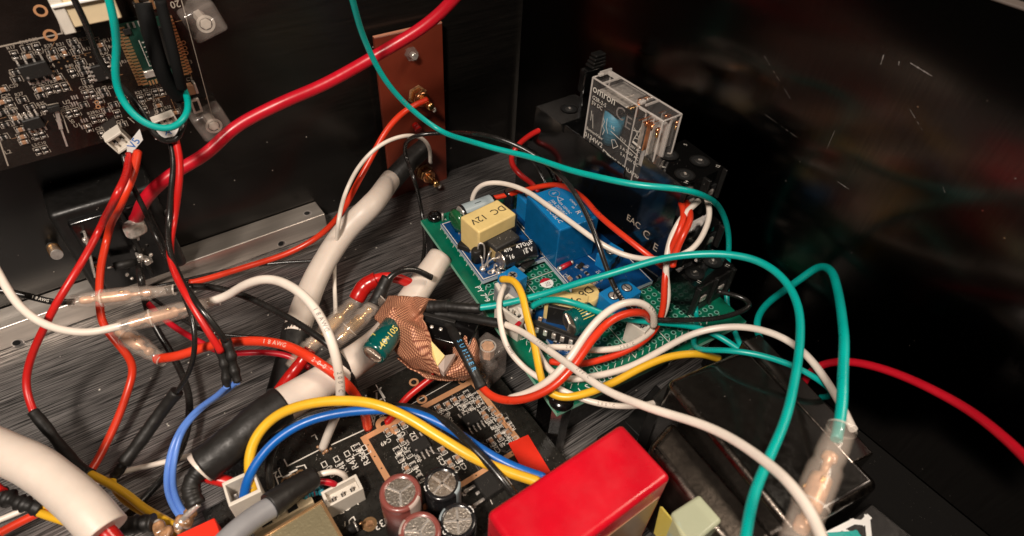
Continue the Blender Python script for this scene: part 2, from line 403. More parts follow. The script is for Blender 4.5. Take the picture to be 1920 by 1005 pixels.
# ================================================================== the enclosure
WALLY, WALLX, WALLH = 20.45, 15.45, 12.42
build('floor', M().box((4, 6, -.15), (36, 34, .3), 'floor_metal'), None, 'dark brushed metal floor of the enclosure', 'floor', kind='structure', origin=(0, 0, 0))
build('rear_wall', M().box((3, WALLY+.15, WALLH/2-.15), (40, .3, WALLH+.3), 'rear_metal'), None, 'dark painted rear wall of the enclosure', 'wall', kind='structure', origin=(0, WALLY, 0))
acc = M().box((WALLX+.15, 5.4, WALLH/2-.15), (.3, 29.5, WALLH+.3), 'wall_metal')
build('side_wall', acc, None, 'glossy black side wall of the enclosure with faint scratches', 'wall', kind='structure', origin=(WALLX, 5, 0))
build('wall_rim', M().box((WALLX+.16, 5.4, WALLH+.04), (.36, 29.5, .06), 'rim_metal', .02), None, 'bare metal edge running along the top of the side wall', 'trim', kind='structure', origin=(WALLX, 5, WALLH))
# scratches and specks worn into the side wall
acc = M()
for a, b, w in [((1707, 118), (1748, 143), .05), ((1657, 103), (1651, 122), .05), ((1686, 115), (1685, 123), .05), ((1570, 340), (1592, 355), .03),
                ((1430, 100), (1485, 190), .012), ((1706, 205), (1730, 245), .014), ((1565, 245), (1550, 280), .012), ((1435, 215), (1495, 258), .012), ((1768, 350), (1772, 362), .012)]:
    p = P(*a, 'x%.3f' % (WALLX-.004)); q = P(*b, 'x%.3f' % (WALLX-.004)); d = V(q)-V(p); n = int(max(2, d.length/.08))
    for i in range(n):
        if w < .02 and random.random() < .25: continue
        c = V(p)+d*(i/n); e = d*(.9/n); u = Vector((0, -d.z, d.y)).normalized()*w*random.uniform(.12, .4)
        acc.add([c-u, c+e-u, c+e+u, c+u], [[0, 1, 2, 3]], 'ink_dark')
for i in range(30):
    y = random.uniform(0, 19); z = random.uniform(.5, 11); s = random.uniform(.004, .012)
    acc.add([(WALLX-.005, y-s, z-s), (WALLX-.005, y+s, z-s), (WALLX-.005, y+s, z+s), (WALLX-.005, y-s, z+s)], [[0, 1, 2, 3]], 'ink_dark')
build('wall_scratches', acc, None, 'pale scratches and dust specks on the side wall', 'scratches', kind='stuff')

# ------------------------------------------------------------------ aluminium bar
acc = M(); acc.box((-2.2, 19.93, .44), (15.6, .98, .88), 'aluminium', .05, 3)
t = thing('aluminium_bar', (-2.2, 19.93, 0), 'square aluminium bar lying along the foot of the rear wall', 'bar')
build('bar_body', acc, t)
for k, (px, py, pl) in enumerate([(577, 400, .885), (528, 457, 'y19.435'), (33, 643, 'y19.435')]):
    p = V(P(px, py, pl)); a = M(Matrix.Translation(p)@(Matrix.Rotation(math.pi/2, 4, 'X') if isinstance(pl, str) else Matrix.Identity(4)))
    a.ring((0, 0), .14, .18, 'silver', .004, 24); a.disc((0, 0), .145, 'ink_dark', .002, 20); a.disc((-.02, .02), .11, 'dark_hole', .003, 20)
    build('screw_hole', a, t)

# ------------------------------------------------------------------ bakelite terminal board on the rear wall
t = thing('terminal_board', (10.17, 20.2, 0), 'red brown bakelite board with two brass terminal posts on the rear wall', 'terminal board')
a = M(); a.box((10.17, 20.08, 3.53), (2.8, .16, 7.25), 'bakelite', .015, 1); a.box((10.17, 20.08, 7.17), (2.79, .15, .02), 'bakelite_edge')
build('board', a, t)
def upright(px, py, y, roll=0): return Matrix.Translation(V(P(px, py, 'y%.3f' % y)))@Matrix.Rotation(math.pi/2, 4, 'X')@Matrix.Rotation(roll, 4, 'Z')
a = M(upright(770, 100, 20.0)); a.lathe([(.27, 0), (.27, .12), (.2, .14), (.19, .30), (.1, .31), (.09, .12)], 'acrylic', 6, smooth=False); a.lathe([(.12, .1), (.12, .34)], 'silver', 12)
build('clear_screw', a, t)
for k, (px, py) in enumerate([(782, 178), (795, 322)]):
    a = M(upright(px, py, 20.0, .3+k)); a.lathe([(.42, 0), (.42, .05)], 'flux', 6, smooth=False); a.lathe([(.33, .05), (.33, .30), (.28, .34)], 'brass', 6, smooth=False)
    a.lathe([(.24, .34), (.3, .36), (.3, .46), (.24, .48)], 'copper_metal', 16)
    build('hex_nut', a, t)
    a = M(upright(px, py, 20.0)); a.lathe([(.13, .3), (.13, .9), (.15, .92), (.15, 1.1), (.1, 1.14)], 'brass', 16)
    for i in range(7): a.lathe([(.13, .36+i*.07), (.148, .385+i*.07), (.13, .42+i*.07)], 'brass', 14, cap=False)
    a.box((.12, -.12, .85), (.22, .12, .16), 'solder', .05); a.box((.2, -.24, .95), (.16, .2, .2), 'solder', .07, 3)
    build('brass_post', a, t)
a = M(upright(777, 232, 20.0)); a.rod((0, 0, .02), (.02, -.15, .3), .13, 'shrink_red', .16, 12)
build('red_insulator', a, t)

# ------------------------------------------------------------------ power switch on the rear wall
t = thing('power_switch', (-.2, 20.3, 2), 'black power switch block with soldered metal tabs on the rear wall', 'switch')
q = [P(118, 388, 'y19.0'), P(322, 342, 'y19.0'), P(330, 520, 'y19.0'), P(150, 560, 'y19.0')]
x0, x1 = (q[0][0]+q[3][0])/2, (q[1][0]+q[2][0])/2; z1, z0 = (q[0][2]+q[1][2])/2, max(.9, (q[2][2]+q[3][2])/2)
a = M(); a.box(((x0+x1)/2, 19.65, (z0+z1)/2+.1), (x1-x0, 1.55, z1-z0-.1), 'black_plastic', .16, 3); build('housing', a, t)
a = M(); a.box(((x0+x1)/2, 18.8, (z0+z1)/2), (x1-x0-.7, .25, z1-z0-.6), 'gloss_black', .08, 2); a.box(((x0+x1)/2+.3, 18.7, (z0+z1)/2+.1), (.12, .3, z1-z0-.7), 'black_plastic', .03); build('socket_face', a, t)
def tab(px0, px1, y, w, m, th=.07):
    p = V(P(*px0, 'y%.2f' % y)); q = V(P(*px1, 'y%.2f' % y)); d = q-p; L = d.length; q4 = d.to_track_quat('Z', 'Y').to_matrix().to_4x4()
    return M(Matrix.Translation(p)@q4).box((0, 0, L/2), (w, th, L), m, .02)
a = tab((158, 435), (176, 512), 18.6,   .55, 'solder'); p = V(P(161, 450, 'y18.5')); a.T = None; a.box(tuple(p), (.18, .16, .18), 'solder', .06, 3); p = V(P(182, 498, 'y18.5')); a.box(tuple(p), (.14, .14, .14), 'copper_metal', .05, 3)
build('earth_tab', a, t)
a = tab((252, 408), (257, 445), 18.5, .4, 'silver'); a.T = Matrix.Translation(V(P(252, 425, 'y18.42'))); a.box((0, -.15, .05), (.66, .4, .62), 'solder', .2, 3, rz=.3); a.box((.08, .03, -.2), (.42, .2, .14), 'solder', .05, 3)
build('live_tab', a, t)
a = tab((255, 478), (285, 488), 18.5, .26, 'silver'); a.T = None
for (px, py, s) in [(264, 482, .2), (275, 490, .26), (283, 478, .12), (238, 515, .12), (247, 522, .1)]: a.box(tuple(V(P(px, py, 'y18.4'))), (s, s*.8, s*.9), 'solder', s*.3, 3, rz=s*7)
build('neutral_tab', a, t)
a = M(); p, q = V(P(213, 500, 'y18.3')), V(P(252, 492, 'y18.3')); a.rod(p, q, .13, 'chip_black'); a.rod(p-(q-p)*.3, p, .03, 'silver'); a.rod(q, q+(q-p)*.4, .03, 'silver'); build('bridge_resistor', a, t)
p = V(P(98, 462, 'y20.4')); q = V(P(107, 478, 'y19.7')); a = M().rod(p, q, .17, 'silver', n=16)
for i in range(6): a.rod(p.lerp(q, .2+i*.13), p.lerp(q, .25+i*.13), .18, 'brass', n=16)
build('mounting_bolt', a, None, 'short steel bolt sticking out of the rear wall left of the power switch', 'bolt')
build('mounting_bolt', M().rod(P(315, 398, 'y19.0'), P(322, 405, 'y18.7'), .13, 'silver', n=14), None, 'small steel bolt end right of the soldered live tab', 'bolt')
a = M().rod(P(1066, 124, 'y20.42'), P(1060, 120, 'y20.2'), .14, 'gloss_black', n=14); build('blind_rivet', a, None, 'small dark rivet on the rear wall beside the relay socket', 'rivet')

# ------------------------------------------------------------------ shared small parts
def chip_mesh(name, l, w, h, body, cap, capf=.24, rim=None):
    a = M(); a.box((0, 0, h/2+.004), (l*(1-2*capf), w*.98, h), body, min(w, h)*.08, 1)
    for s in (-1, 1): a.box((s*l*(.5-capf/2), 0, h/2+.004), (l*capf, w, h*1.04), cap, min(w, h)*.12, 2)
    if rim: a.box((0, 0, .004), (l*1.25, w*1.25, .006), rim)
    return a.mesh(name)
C_TAN = chip_mesh('chip_capacitor', .20, .115, .09, 'chip_cap', 'silver')
C_RES = chip_mesh('chip_resistor', .17, .10, .05, 'chip_black', 'silver')
C_TANS = chip_mesh('chip_capacitor_small', .17, .09, .07, 'chip_cap', 'silver')
C_RESS = chip_mesh('chip_resistor_small', .15, .085, .045, 'chip_black', 'silver')
def soic(name, l, w, h, n, pin=.16):
    a = M(); a.box((0, 0, h/2+.03), (l, w, h), 'chip_black', .02, 1)
    for s in (-1, 1):
        for i in range(n):
            x = (i-(n-1)/2)*l*.84/(n-1); a.box((x, s*(w/2+.03), .06), (.045, .07, .03), 'silver'); a.box((x, s*(w/2+.05+pin/2), .014), (.045, pin, .024), 'solder', .008)
    a.disc((-l*.36, -w*.3), .03, 'ink_dark', h+.034); return a.mesh(name)
SO8 = soic('chip_package', .50, .38, .14, 4)
SO8S = soic('chip_package_small', .42, .30, .12, 4, .1)
def outline(a, x, y, l, w, rz, m='silk', lw=.018, h=.004):
    T = Matrix.Translation((x, y, 0))@Matrix.Rotation(rz, 4, 'Z'); e = .03
    for s in (-1, 1): a.line([(s*l*.2, s*(w/2+e)), (s*(l/2+e), s*(w/2+e)), (s*(l/2+e), -s*(w/2+e)), (s*l*.2, -s*(w/2+e))], lw, m, h, T)

# ------------------------------------------------------------------ control board on the rear wall (upper left)
F = Frame((0, 18.5, 6.7), math.radians(1.5), wall=True)
t = thing('control_board', (0, 18.5, 6.7), 'black circuit board packed with tiny parts mounted on the rear wall', 'circuit board')
xr, _ = F.px(405, 190); x0b = -6.0
a = M(F.T); a.prism([(x0b, 0), (F.px(409, 262)[0]-.35, 0), (xr, .0), (xr, 8.5), (x0b, 8.5)], -.16, 0, 'pcb_black_clean', 'pcb_edge'); build('board', a, t)
s = M(F.T)
def pl(pts, w=.03, fr=None, m='silk_dim', sc=(0, 0, 3)): s.line([(fr or F).px(sc[0]+x/sc[2], sc[1]+y/sc[2]) for x, y in pts], w, m, .004)
pl([(0, 262), (290, 200), (350, 187), (340, 145), (285, 0)], .035)
pl([(1020, 0), (1070, 190), (1190, 640)], .02); pl([(130, 395), (245, 372)], .03); pl([(250, 365), (275, 425)], .025); pl([(330, 590), (385, 745)], .025)
pl([(0, 800), (45, 930)], .03); pl([(750, 245), (805, 380), (750, 385)], .025); pl([(270, 590), (325, 580)], .025); pl([(720, 660), (755, 690)], .02)
labs = 'C10 R28 R17 C29 R29 C31 R31 R22 R18 R12 C5 R3 C3 R40 R41 C11 R30 R14 R32 R34 C17 R37 C21 C19 R38 C18 R24 C24 R27 R35 R9 R10 T2 Q2 U1 U2 U5 C9 T3 T4 C36 L2'.split()
pts1 = [(150,270,0),(210,265,2),(85,310,2),(160,312,1),(290,290,0),(300,322,1),(360,290,3),(410,235,0),(430,262,0),(430,290,0),(455,352,0),(460,380,0),(475,408,0),(410,410,2),(325,435,1),(90,405,0),
 (95,445,0),(490,455,0),(220,500,1),(230,535,0),(275,505,2),(325,495,2),(368,487,2),(485,530,2),(520,525,2),(575,505,0),(590,530,0),(55,575,2),(125,560,0),(170,600,0),(60,625,0),(85,660,1),(90,685,0),
 (390,640,2),(430,630,2),(115,725,1),(125,765,1),(135,795,1),(205,765,2),(240,755,2),(575,755,2),(215,850,2),(255,840,2),(530,670,2),(575,660,2),(15,500,1),(840,540,2),(875,520,2),(910,515,2),(795,555,2),
 (890,590,1),(895,618,0),(900,650,1),(985,630,1),(560,250,1),(575,275,0),(815,620,2),(640,590,0),(600,330,0),(650,360,0),(560,560,2),(15,630,0),(20,770,0),(30,700,0),(660,640,2),(690,700,0),(500,720,2),(700,560,2),(10,570,1),
 (330,660,2),(470,590,0),(250,610,2),(160,660,0),(600,620,0)]
for i, (x, y, k) in enumerate(pts1):
    u, v = F.px(x/3, y/3); rz = (0 if k < 2 else math.pi/2)+math.radians(random.uniform(-4, 4))
    me = C_TANS if k in (1, 3) else C_RESS
    inst('chip_capacitor' if k in (1, 3) else 'chip_resistor', me, t, F.at(u, v, .004, rz)); outline(s, u, v, .17, .10, rz, 'silk_dim', .013)
    if i < 62:
        du, dv = (.24, .01) if k < 2 and i % 2 else ((0, .15) if k < 2 else (0, .19))
        s.text(labs[i % len(labs)], (u+du, v+dv), .115, 'silk_dim', 0, .005)
for x, y, st in [(660, 720, 'LED10'), (675, 685, 'Q2'), (285, 372, 'U4'), (375, 575, 'U2'), (235, 640, 'U6'), (435, 705, 'U1'), (1065, 445, 'C9'), (1065, 350, 'T3'), (545, 580, 'T2'), (45, 855, 'L2'), (1120, 610, 'C2'), (610, 225, 'R10'), (900, 10, 'C1'), (905, 40, 'C2')]:
    s.text(st, F.px(x/3, y/3), .15, 'silk_dim', 0, .005)
s.text('20', F.px(985/3, 22/3), .26, 'silk_dim', math.pi, .005); s.text('FB1 DLS0', F.px(375/3, 650/3), .13, 'silk_dim', -1.35, .005)
for x, y in [(185, 470), (213, 465), (242, 458), (270, 450)]: s.disc(F.px(x/3, y/3), .035, 'silver', .006)
for gx, gy in [(405, 550), (460, 680), (150, 655)]:
    for i in range(3):
        for j in range(2): u, v = F.px((gx+i*14)/3, (gy+j*36-i*3)/3); s.line([(u, v-.04), (u, v+.04)], .03, 'silver', .006)
for x, y, r_, m_ in [(228, 60, .145, 'trace'), (283, 198, .15, 'trace'), (545, 575, .06, 'trace'), (552, 600, .06, 'trace'), (1032, 240, .06, 'trace'), (1040, 270, .06, 'trace'), (1047, 297, .06, 'trace'), (187, 733, .06, 'trace')]:
    u, v = F.px(x/3, y/3); s.ring((u, v), r_*.62, r_, m_, .006, 20)
for x, y in [(330,350),(360,325),(395,380),(420,330),(450,320),(345,385),(300,400),(480,310),(510,320),(380,345)]: s.disc(F.px(x/3, y/3), .022, 'gold', .005, 8)
for _ in range(40):
    u = random.uniform(-3, 2.6); v = random.uniform(.3, 4.2); L_ = random.uniform(.1, .5); d_ = random.choice([(1, 0), (0, 1), (.7, .7)])
    s.line([(u, v), (u+d_[0]*L_, v+d_[1]*L_)], .01, 'flux', .002)
build('silkscreen_lettering', s, t)
for x, y in [(195, 385)]:
    inst('chip_package', soic('chip_package', .62, .36, .15, 4, .13), t, F.pxat(x/3, y/3, .004, .03))
inst('chip_package', SO8S, t, F.pxat(185/3, 685/3, .004, .03)); inst('chip_package', SO8S, t, F.pxat(560/3, 400/3, .004, 1.6)); 
a = M(F.T); (u, v), (u2, v2) = F.px(300/3, 600/3), F.px(375/3, 815/3); a.box((u, v, .09), (.28, .16, .14), 'chip_black', .02); a.line([(u+.02, v-.1), ((u+u2)/2, (v+v2)/2)], .09, 'silver', .09); a.line([((u+u2)/2, (v+v2)/2), (u2, v2)], .045, 'silver', .05); build('antenna_clip', a, t)
a = M(F.T); u, v = F.px(1065/3, 490/3); a.box((u, v, .12), (.20, .30, .2), 'chip_cap', .02); a.box((u+.13, v+.02, .12), (.07, .34, .22), 'silver', .02); a.box((u-.13, v-.02, .12), (.07, .32, .22), 'silver', .02); build('large_capacitor', a, t)
a = M(F.T); u, v = F.px(1100/3, 590/3); a.box((u, v, .05), (.26, .46, .08), 'silver', .02); a.box((u, v, .085), (.13, .3, .03), 'chip_black'); build('slide_switch', a, t)
# daughter board
DB = Frame(F.T@Vector((0, 0, .16)), math.radians(1.5), wall=True)
c = [DB.px(*q) for q in ((229, 52), (318, 22), (350, 142), (262, 164))]
cx, cy = sum(q[0] for q in c)/4, sum(q[1] for q in c)/4; wx = (c[1][0]-c[0][0]+c[2][0]-c[3][0])/2; wy = (c[0][1]-c[3][1]+c[1][1]-c[2][1])/2
a = M(DB.T); a.box((cx, cy, -.04), (wx, wy, .09), 'pcb_daughter')
for i in range(19):
    yy = cy-wy/2+(i+.7)*wy/19.6
    for sx in (-1, 1): a.box((cx+sx*(wx/2-.07), yy, .008), (.15, wy/34, .02), 'gold'); a.box((cx+sx*(wx/2+.05), yy, -.07), (.10, wy/34, .06), 'gold')
for i in range(9): a.box((cx-wx/2+.15+(i+.5)*wx*.6/9, cy-wy/2+.06, .008), (wx*.04, .13, .02), 'gold')
for i in range(4): a.box((cx-wx*.3+i*.13, cy+wy/2-.06, .01), (.05, .14, .02), 'silver')
a.line([(cx-wx*.22, cy+wy*.22), (cx-wx*.22, cy-wy*.2), (cx+wx*.02, cy-wy*.2)], .02, 'silk', .006)
for i in range(9): a.line([(cx-wx*.17, cy+wy*.18-i*.13), (cx-wx*.10, cy+wy*.18-i*.13)], .03, 'silk', .006)
dbo = build('daughter_board', a, t)
a = M(DB.T); a.box((cx+.10, cy+.12, .07), (wx*.42, wy*.62, .12), 'chip_black', .02, 1); build('processor_chip', a, dbo)
a = M(DB.T); u, v = DB.px(838/3, 412/3); a.box((u, v, .04), (.26, .2, .07), 'silver', .02); a.box((u-.1, v+1.2, .04), (.18, .16, .07), 'chip_black', .02); build('shielded_inductor', a, dbo)
# upright plugs and blocks on the control board
def jst(F_, u, v, h, l, w, m, pins=2, rz=0, name='plug_socket', parent=None, top='dark_hole'):
    T = F_.at(u, v, 0, rz); a = M(T)
    a.box((0, -w*.42, h/2), (l, w*.14, h), m, .015); a.box((0, w*.42, h/2), (l, w*.14, h), m, .015)
    a.box((-l*.46, 0, h/2), (l*.08, w*.72, h), m, .01); a.box((l*.46, 0, h/2), (l*.08, w*.72, h), m, .01)
    a.box((0, 0, h*.3), (l*.85, w*.7, h*.6), m)
    for i in range(pins): x = (i-(pins-1)/2)*l*.78/max(1, pins); a.box((x, 0, h*.605), (l*.34/pins, w*.25, h*.02), top); a.box((x, -.02, h*.7), (.05, .05, h*.35), 'silver')
    return build(name, a, parent)
u, v = F.px(672/3, 800/3, .4); jst(F, u, v, .45, .50, .52, 'white_plastic', 2, .35, parent=t); u, v = F.px(938/3, 700/3, .4); jst(F, u, v, .35, .62, .34, 'white_plastic', 3, .1, parent=t)
a = M(F.T); u, v = F.px(490/3, 55/3, .3); a.box((u, v+.5, .3), (1.3, 1.5, .6), 'cream', .04); a.box((u-.55, v+.3, .32), (.26, 1.3, .66), 'white_plastic', .03); u, v = F.px(450/3, 12/3, .7); a.box((u, v, .66), (1.2, .07, .1), 'silk_bright', .02); build('ribbon_socket', a, t)
a = M(F.T)
for x in (770, 855): u, v = F.px(x/3, 15/3, .1); a.box((u, v+.1, .1), (.09, .5, .2), 'gold', .03)
u, v = F.px(815/3, 28/3, .1); a.box((u, v, .1), (.5, .10, .16), 'silver', .03); build('crystal_clip', a, t)
for px, py, rz in ((386, 45, .25), (401, 236, .22)):
    u, v = F.px(px, py, .5); T = F.at(u, v, 0, rz); a = M(T); a.box((0, 0, 0), (.95, .85, 1.0), 'acrylic', .10, 2); a.ring((0, 0), .17, .24, 'clear_edge', .508, 20); a.lathe([(.15, -.2), (.15, .512), (.11, .516)], 'clear_edge', 6, smooth=False)
    so = build('clear_standoff', a, t)
def tagflag(px4, pl, st, label, cat, size, rz):
    q = [V(P(x, y, pl)) for x, y in px4]; n = (q[1]-q[0]).cross(q[3]-q[0]).normalized(); a = M(); th = n*.006
    a.add([p+th for p in q]+[p-th for p in q], [[0, 1, 2, 3], [7, 6, 5, 4], [0, 4, 5, 1], [1, 5, 6, 2], [2, 6, 7, 3], [3, 7, 4, 0]], 'white_paper')
    c = sum(q, Vector())/4; u = (q[1]-q[0]).normalized(); w = n.cross(u); sg = 1 if n.dot(V(CAM)-c) > 0 else -1
    A = Matrix(((*u,), (*(w*sg),), (*(n*sg),))).transposed().to_4x4(); A.translation = c+n*sg*.012
    a.text(st, (0, 0), size, 'ink_blue', rz, 0, A); return build('cable_tag', a, None, label, cat)
tagflag([(238, 272), (262, 242), (268, 262), (238, 298)], 'y17.6', 'V5', 'white paper tag with blue marking folded round the left red wire pair', 'cable tag', .30, 0)
tagflag([(284, 243), (340, 232), (342, 252), (292, 262)], 'y17.3', 'A', 'white paper tag behind the teal loop at the board edge', 'cable tag', .26, 0)

# ------------------------------------------------------------------ green perforated board
GR = math.radians(-5.6); GZ = 2.55
G = Frame(P(1045, 775, GZ), GR)
t = thing('perforated_board', P(1045, 775, 0), 'green perforated board carrying blue relay modules beside the side wall', 'circuit board')
GW, GL = 7.05, 9.0
a = M(G.T); a.prism([(0, 0), (GW, 0), (GW, GL), (0, GL)], -.16, 0, 'pcb_green', 'pcb_green_edge')
for i in range(24):
    for j in range(31):
        x, y = .62+i*.254, .72+j*.254
        a.ring((x, y), .05, .088, 'ring', .004, 10); a.disc((x, y), .05, 'pcb_daughter', .003, 8)
for k in range(1, 4):
    a.line([(.45, .6+k*2.03), (6.6, .6+k*2.03)], .028, 'silk', .005)
for k in range(1, 5): a.line([(.5+k*1.27, .5), (.5+k*1.27, 8.6)], .028, 'silk', .0058)
for j in range(31): a.line([(.40+.06*(j % 2), .6+j*.254), (.52, .72+j*.254)], .02, 'silk', .005)
for i in range(24): a.line([(.5+i*.254, .50), (.62+i*.254, .60)], .02, 'silk', .005)
build('board', a, t)
a = M(G.T)
for i, ch in enumerate('TSRQPONMLKJIHGFEDCBA'): a.text(ch, (.95+i*.254, .33), .25, 'silk_bright', math.pi, .005)
x, y = G.px(900, 548); a.text('PY 7*9', (.27, y-.1), .27, 'silk_bright', -math.pi/2, .005); a.text('Y', G.px(833, 412), .18, 'silk_bright', -math.pi/2, .005)
for st, px, py in (('G', 1062, 712), ('H', 1090, 712), ('W', 1085, 712)): a.text(st, G.px(px, py), .19, 'silk_bright', 0.4, .006)
build('silkscreen_lettering', a, t)
def pan_screw(px, py, r=.26):
    T = G.pxat(px, py, .004); a = M(T); a.lathe([(r, 0), (r*1.04, .06), (r*.9, .15), (r*.5, .20), (.02, .215)], 'gloss_black', 24)
    for k in (0, 1): a.box((0, 0, .205), (r*.9, r*.18, .02), 'dark_hole', rz=k*math.pi/2+.4)
    build('corner_screw', a, t)
pan_screw(815, 409); pan_screw(1052, 752, .34)
for x, y in ((.35, .3), (.35, GL-.3), (GW-.35, .3), (GW-.35, GL-.3)):
    a = M(G.at(x, y, 0)); a.lathe([(.3, -GZ+.01), (.3, -.17)], 'gloss_black', 6, smooth=False); build('standoff', a, t)
a = M(G.T); a.disc(G.px(1025, 531), .22, 'silk_bright', .012, 28); x, y = G.px(1025, 531)
pp = [(x+.222*math.cos(q), y+.222*math.sin(q), .014) for q in [math.radians(20+i*14) for i in range(11)]]; a.add(pp, [list(range(11))], 'red_paint')
a.text('QC', (x+.02, y-.02), .12, 'ink', math.pi, .016); a.text('PASS', (x, y-.11), .09, 'ink', math.pi, .016); build('round_sticker', a, t)

# power module
MZ = .36
def lcyl(px0, px1, h, rpx, prof, m, F_=G, n=22):
    """a lying can from one pixel to another at height h over the board; prof rows (radius factor, length factor, material)"""
    p = F_.T@Vector((*F_.px(*px0, h), h)); q = F_.T@Vector((*F_.px(*px1, h), h)); L = (q-p).length; r = rpx/2*depth(p)/FPX
    A = Matrix.Translation(p)@(q-p).to_track_quat('Z', 'Y').to_matrix().to_4x4()
    a = M(A); a.lathe([(r*f, L*g, *mm) for f, g, *mm in prof], m, n); return a, r, L, p, q
def side_print(a, r, z, st, size, m, ang=0, A=None):
    """writing round a can whose axis is local z"""
    vs, fs = glyphs(st); vv = []
    for x, y, _ in vs:
        th = ang-(y*size)/r; vv.append(((r+.006)*math.cos(ang)+y*size*math.sin(ang), (r+.006)*math.sin(ang)-y*size*math.cos(ang), z+x*size))
    a.add(vv, fs, m); return a
CAN = [(.86, 0, 'cap_top'), (.9, .03), (1, .08), (1, .12), (.93, .15), (1, .18), (1, .95), (.92, 1)]
c = [G.px(*q, MZ) for q in ((829, 416), (900, 528), (1019, 485), (958, 380))]
a = M(G.T); xs = (c[0][0]+c[1][0])/2, (c[2][0]+c[3][0])/2; ys = (c[1][1]+c[2][1])/2, (c[0][1]+c[3][1])/2
a.prism([(xs[0], ys[0]), (xs[1], ys[0]), (xs[1], ys[1]), (xs[0], ys[1])], MZ-.15, MZ, 'pcb_blue', 'pcb_blue_edge')
a.line([(xs[0]+.05, ys[0]+.05), (xs[1]-.05, ys[0]+.05), (xs[1]-.05, ys[1]-.05), (xs[0]+.05, ys[1]-.05), (xs[0]+.05, ys[0]+.05)], .035, 'silk', MZ+.004)
for i in range(7): a.ring((xs[0]+.4+i*.33, ys[0]+.22), .05, .1, 'silver', MZ+.006)
a.text('+', (xs[0]+1.6, ys[0]+.32), .3, 'silk_bright', 0, MZ+.007); a.ring((xs[0]+1.6, ys[0]+.32), .13, .15, 'silk_bright', MZ+.007, 20)
for i in range(4):
    for sx in (xs[0]+.3, xs[1]-.3): a.lathe([(.04, MZ-.4), (.04, MZ)], 'silver', 8, Matrix.Translation((sx, ys[0]+.3+i*1.1, 0)))
pm = build('power_module', a, t)
# transformer: core, coil, taped top
x, y = G.px(915, 405, 1.55); T = G.at(x, y, 0, .18)
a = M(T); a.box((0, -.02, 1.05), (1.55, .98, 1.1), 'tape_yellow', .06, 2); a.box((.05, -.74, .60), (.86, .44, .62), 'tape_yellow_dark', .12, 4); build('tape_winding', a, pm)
a = M(T); a.box((0, -.52, .62), (1.5, .08, .95), 'chip_black', .02); a.box((.05, -.76, 1.0), (1.0, .5, .2), 'ferrite', .05); a.box((.06, -.44, .52), (1.6, .3, .24), 'chip_black', .03); a.box((.83, 0, .9), (.13, .9, 1.1), 'ferrite', .03); build('ferrite_core', a, pm)
a = M(T); a.text('DC  12V', (0, .0), .38, 'ink', math.pi, 1.605); build('marker_writing', a, pm)
# lying input capacitor with grey top
a, r, L, p, q = lcyl((862, 402), (925, 379), .95, 34, [(.8, 0, 'silver'), (.92, .03), (1, .08), (1, .93), (.9, 1)], 'cap_black')
for th0, th1, m_ in ((-1.4, .9, 'cap_stripe'),): pass
co = build('input_capacitor', a, pm)
A = a.T; up = (A.inverted().to_3x3()@Vector((0, -.25, 1))).normalized(); ang = math.atan2(up.y, up.x)
a = M(A); n = 12; vs = []
for i in range(n+1): th = ang-.75+1.5*i/n; vs += [(r*1.008*math.cos(th), r*1.008*math.sin(th), L*.1), (r*1.008*math.cos(th), r*1.008*math.sin(th), L*.92)]
a.add(vs, [[2*i, 2*i+2, 2*i+3, 2*i+1] for i in range(n)], 'cap_stripe', True)
a.box(((r*1.01)*math.cos(ang), (r*1.01)*math.sin(ang), L*.5), (.02, .02, .25), 'ink', rz=ang); side_print(a, r, L*.3, '400V', .18, 'silk', ang-1.15); side_print(a, r, L*.75, '100', .18, 'silk', ang-1.15); build('printed_band', a, co)
# disc capacitor
T = G.pxat(857, 414, .85, .1)@Matrix.Rotation(math.pi/2, 4, 'Y'); a = M(T); a.lathe([(.2, -.13), (.36, -.11), (.42, 0), (.36, .11), (.2, .13)], 'disc_green', 22); a.rod((.35, .12, 0), (.7, .12, 0), .03, 'silver'); a.rod((.35, -.12, 0), (.7, -.12, 0), .03, 'silver'); build('disc_capacitor', a, pm)
a = M(G.pxat(954, 386, .42)); a.lathe([(.2, 0), (.21, .05), (.18, .1), (.21, .15), (.21, .62), (.17, .68), (.16, .685, 'cap_top')], 'cap_black', 20); build('small_capacitor', a, pm)
# output capacitor lying on its side
a, r, L, p, q = lcyl((937, 489), (1000, 466), .78, 41, CAN, 'cap_black'); A = a.T; co = build('output_capacitor', a, pm)
up = (A.inverted().to_3x3()@Vector((0, -.45, 1))).normalized(); ang = math.atan2(up.y, up.x); a = M(A)
for st, z, o_, sz in (('16 V', .70, .34, .20), ('470µF', .70, -.36, .25), ('16', .22, .36, .20), ('470', .22, -.38, .19)): side_print(a, r, L*z, st, sz, 'silk_bright', ang+o_)
build('printed_rating', a, co)
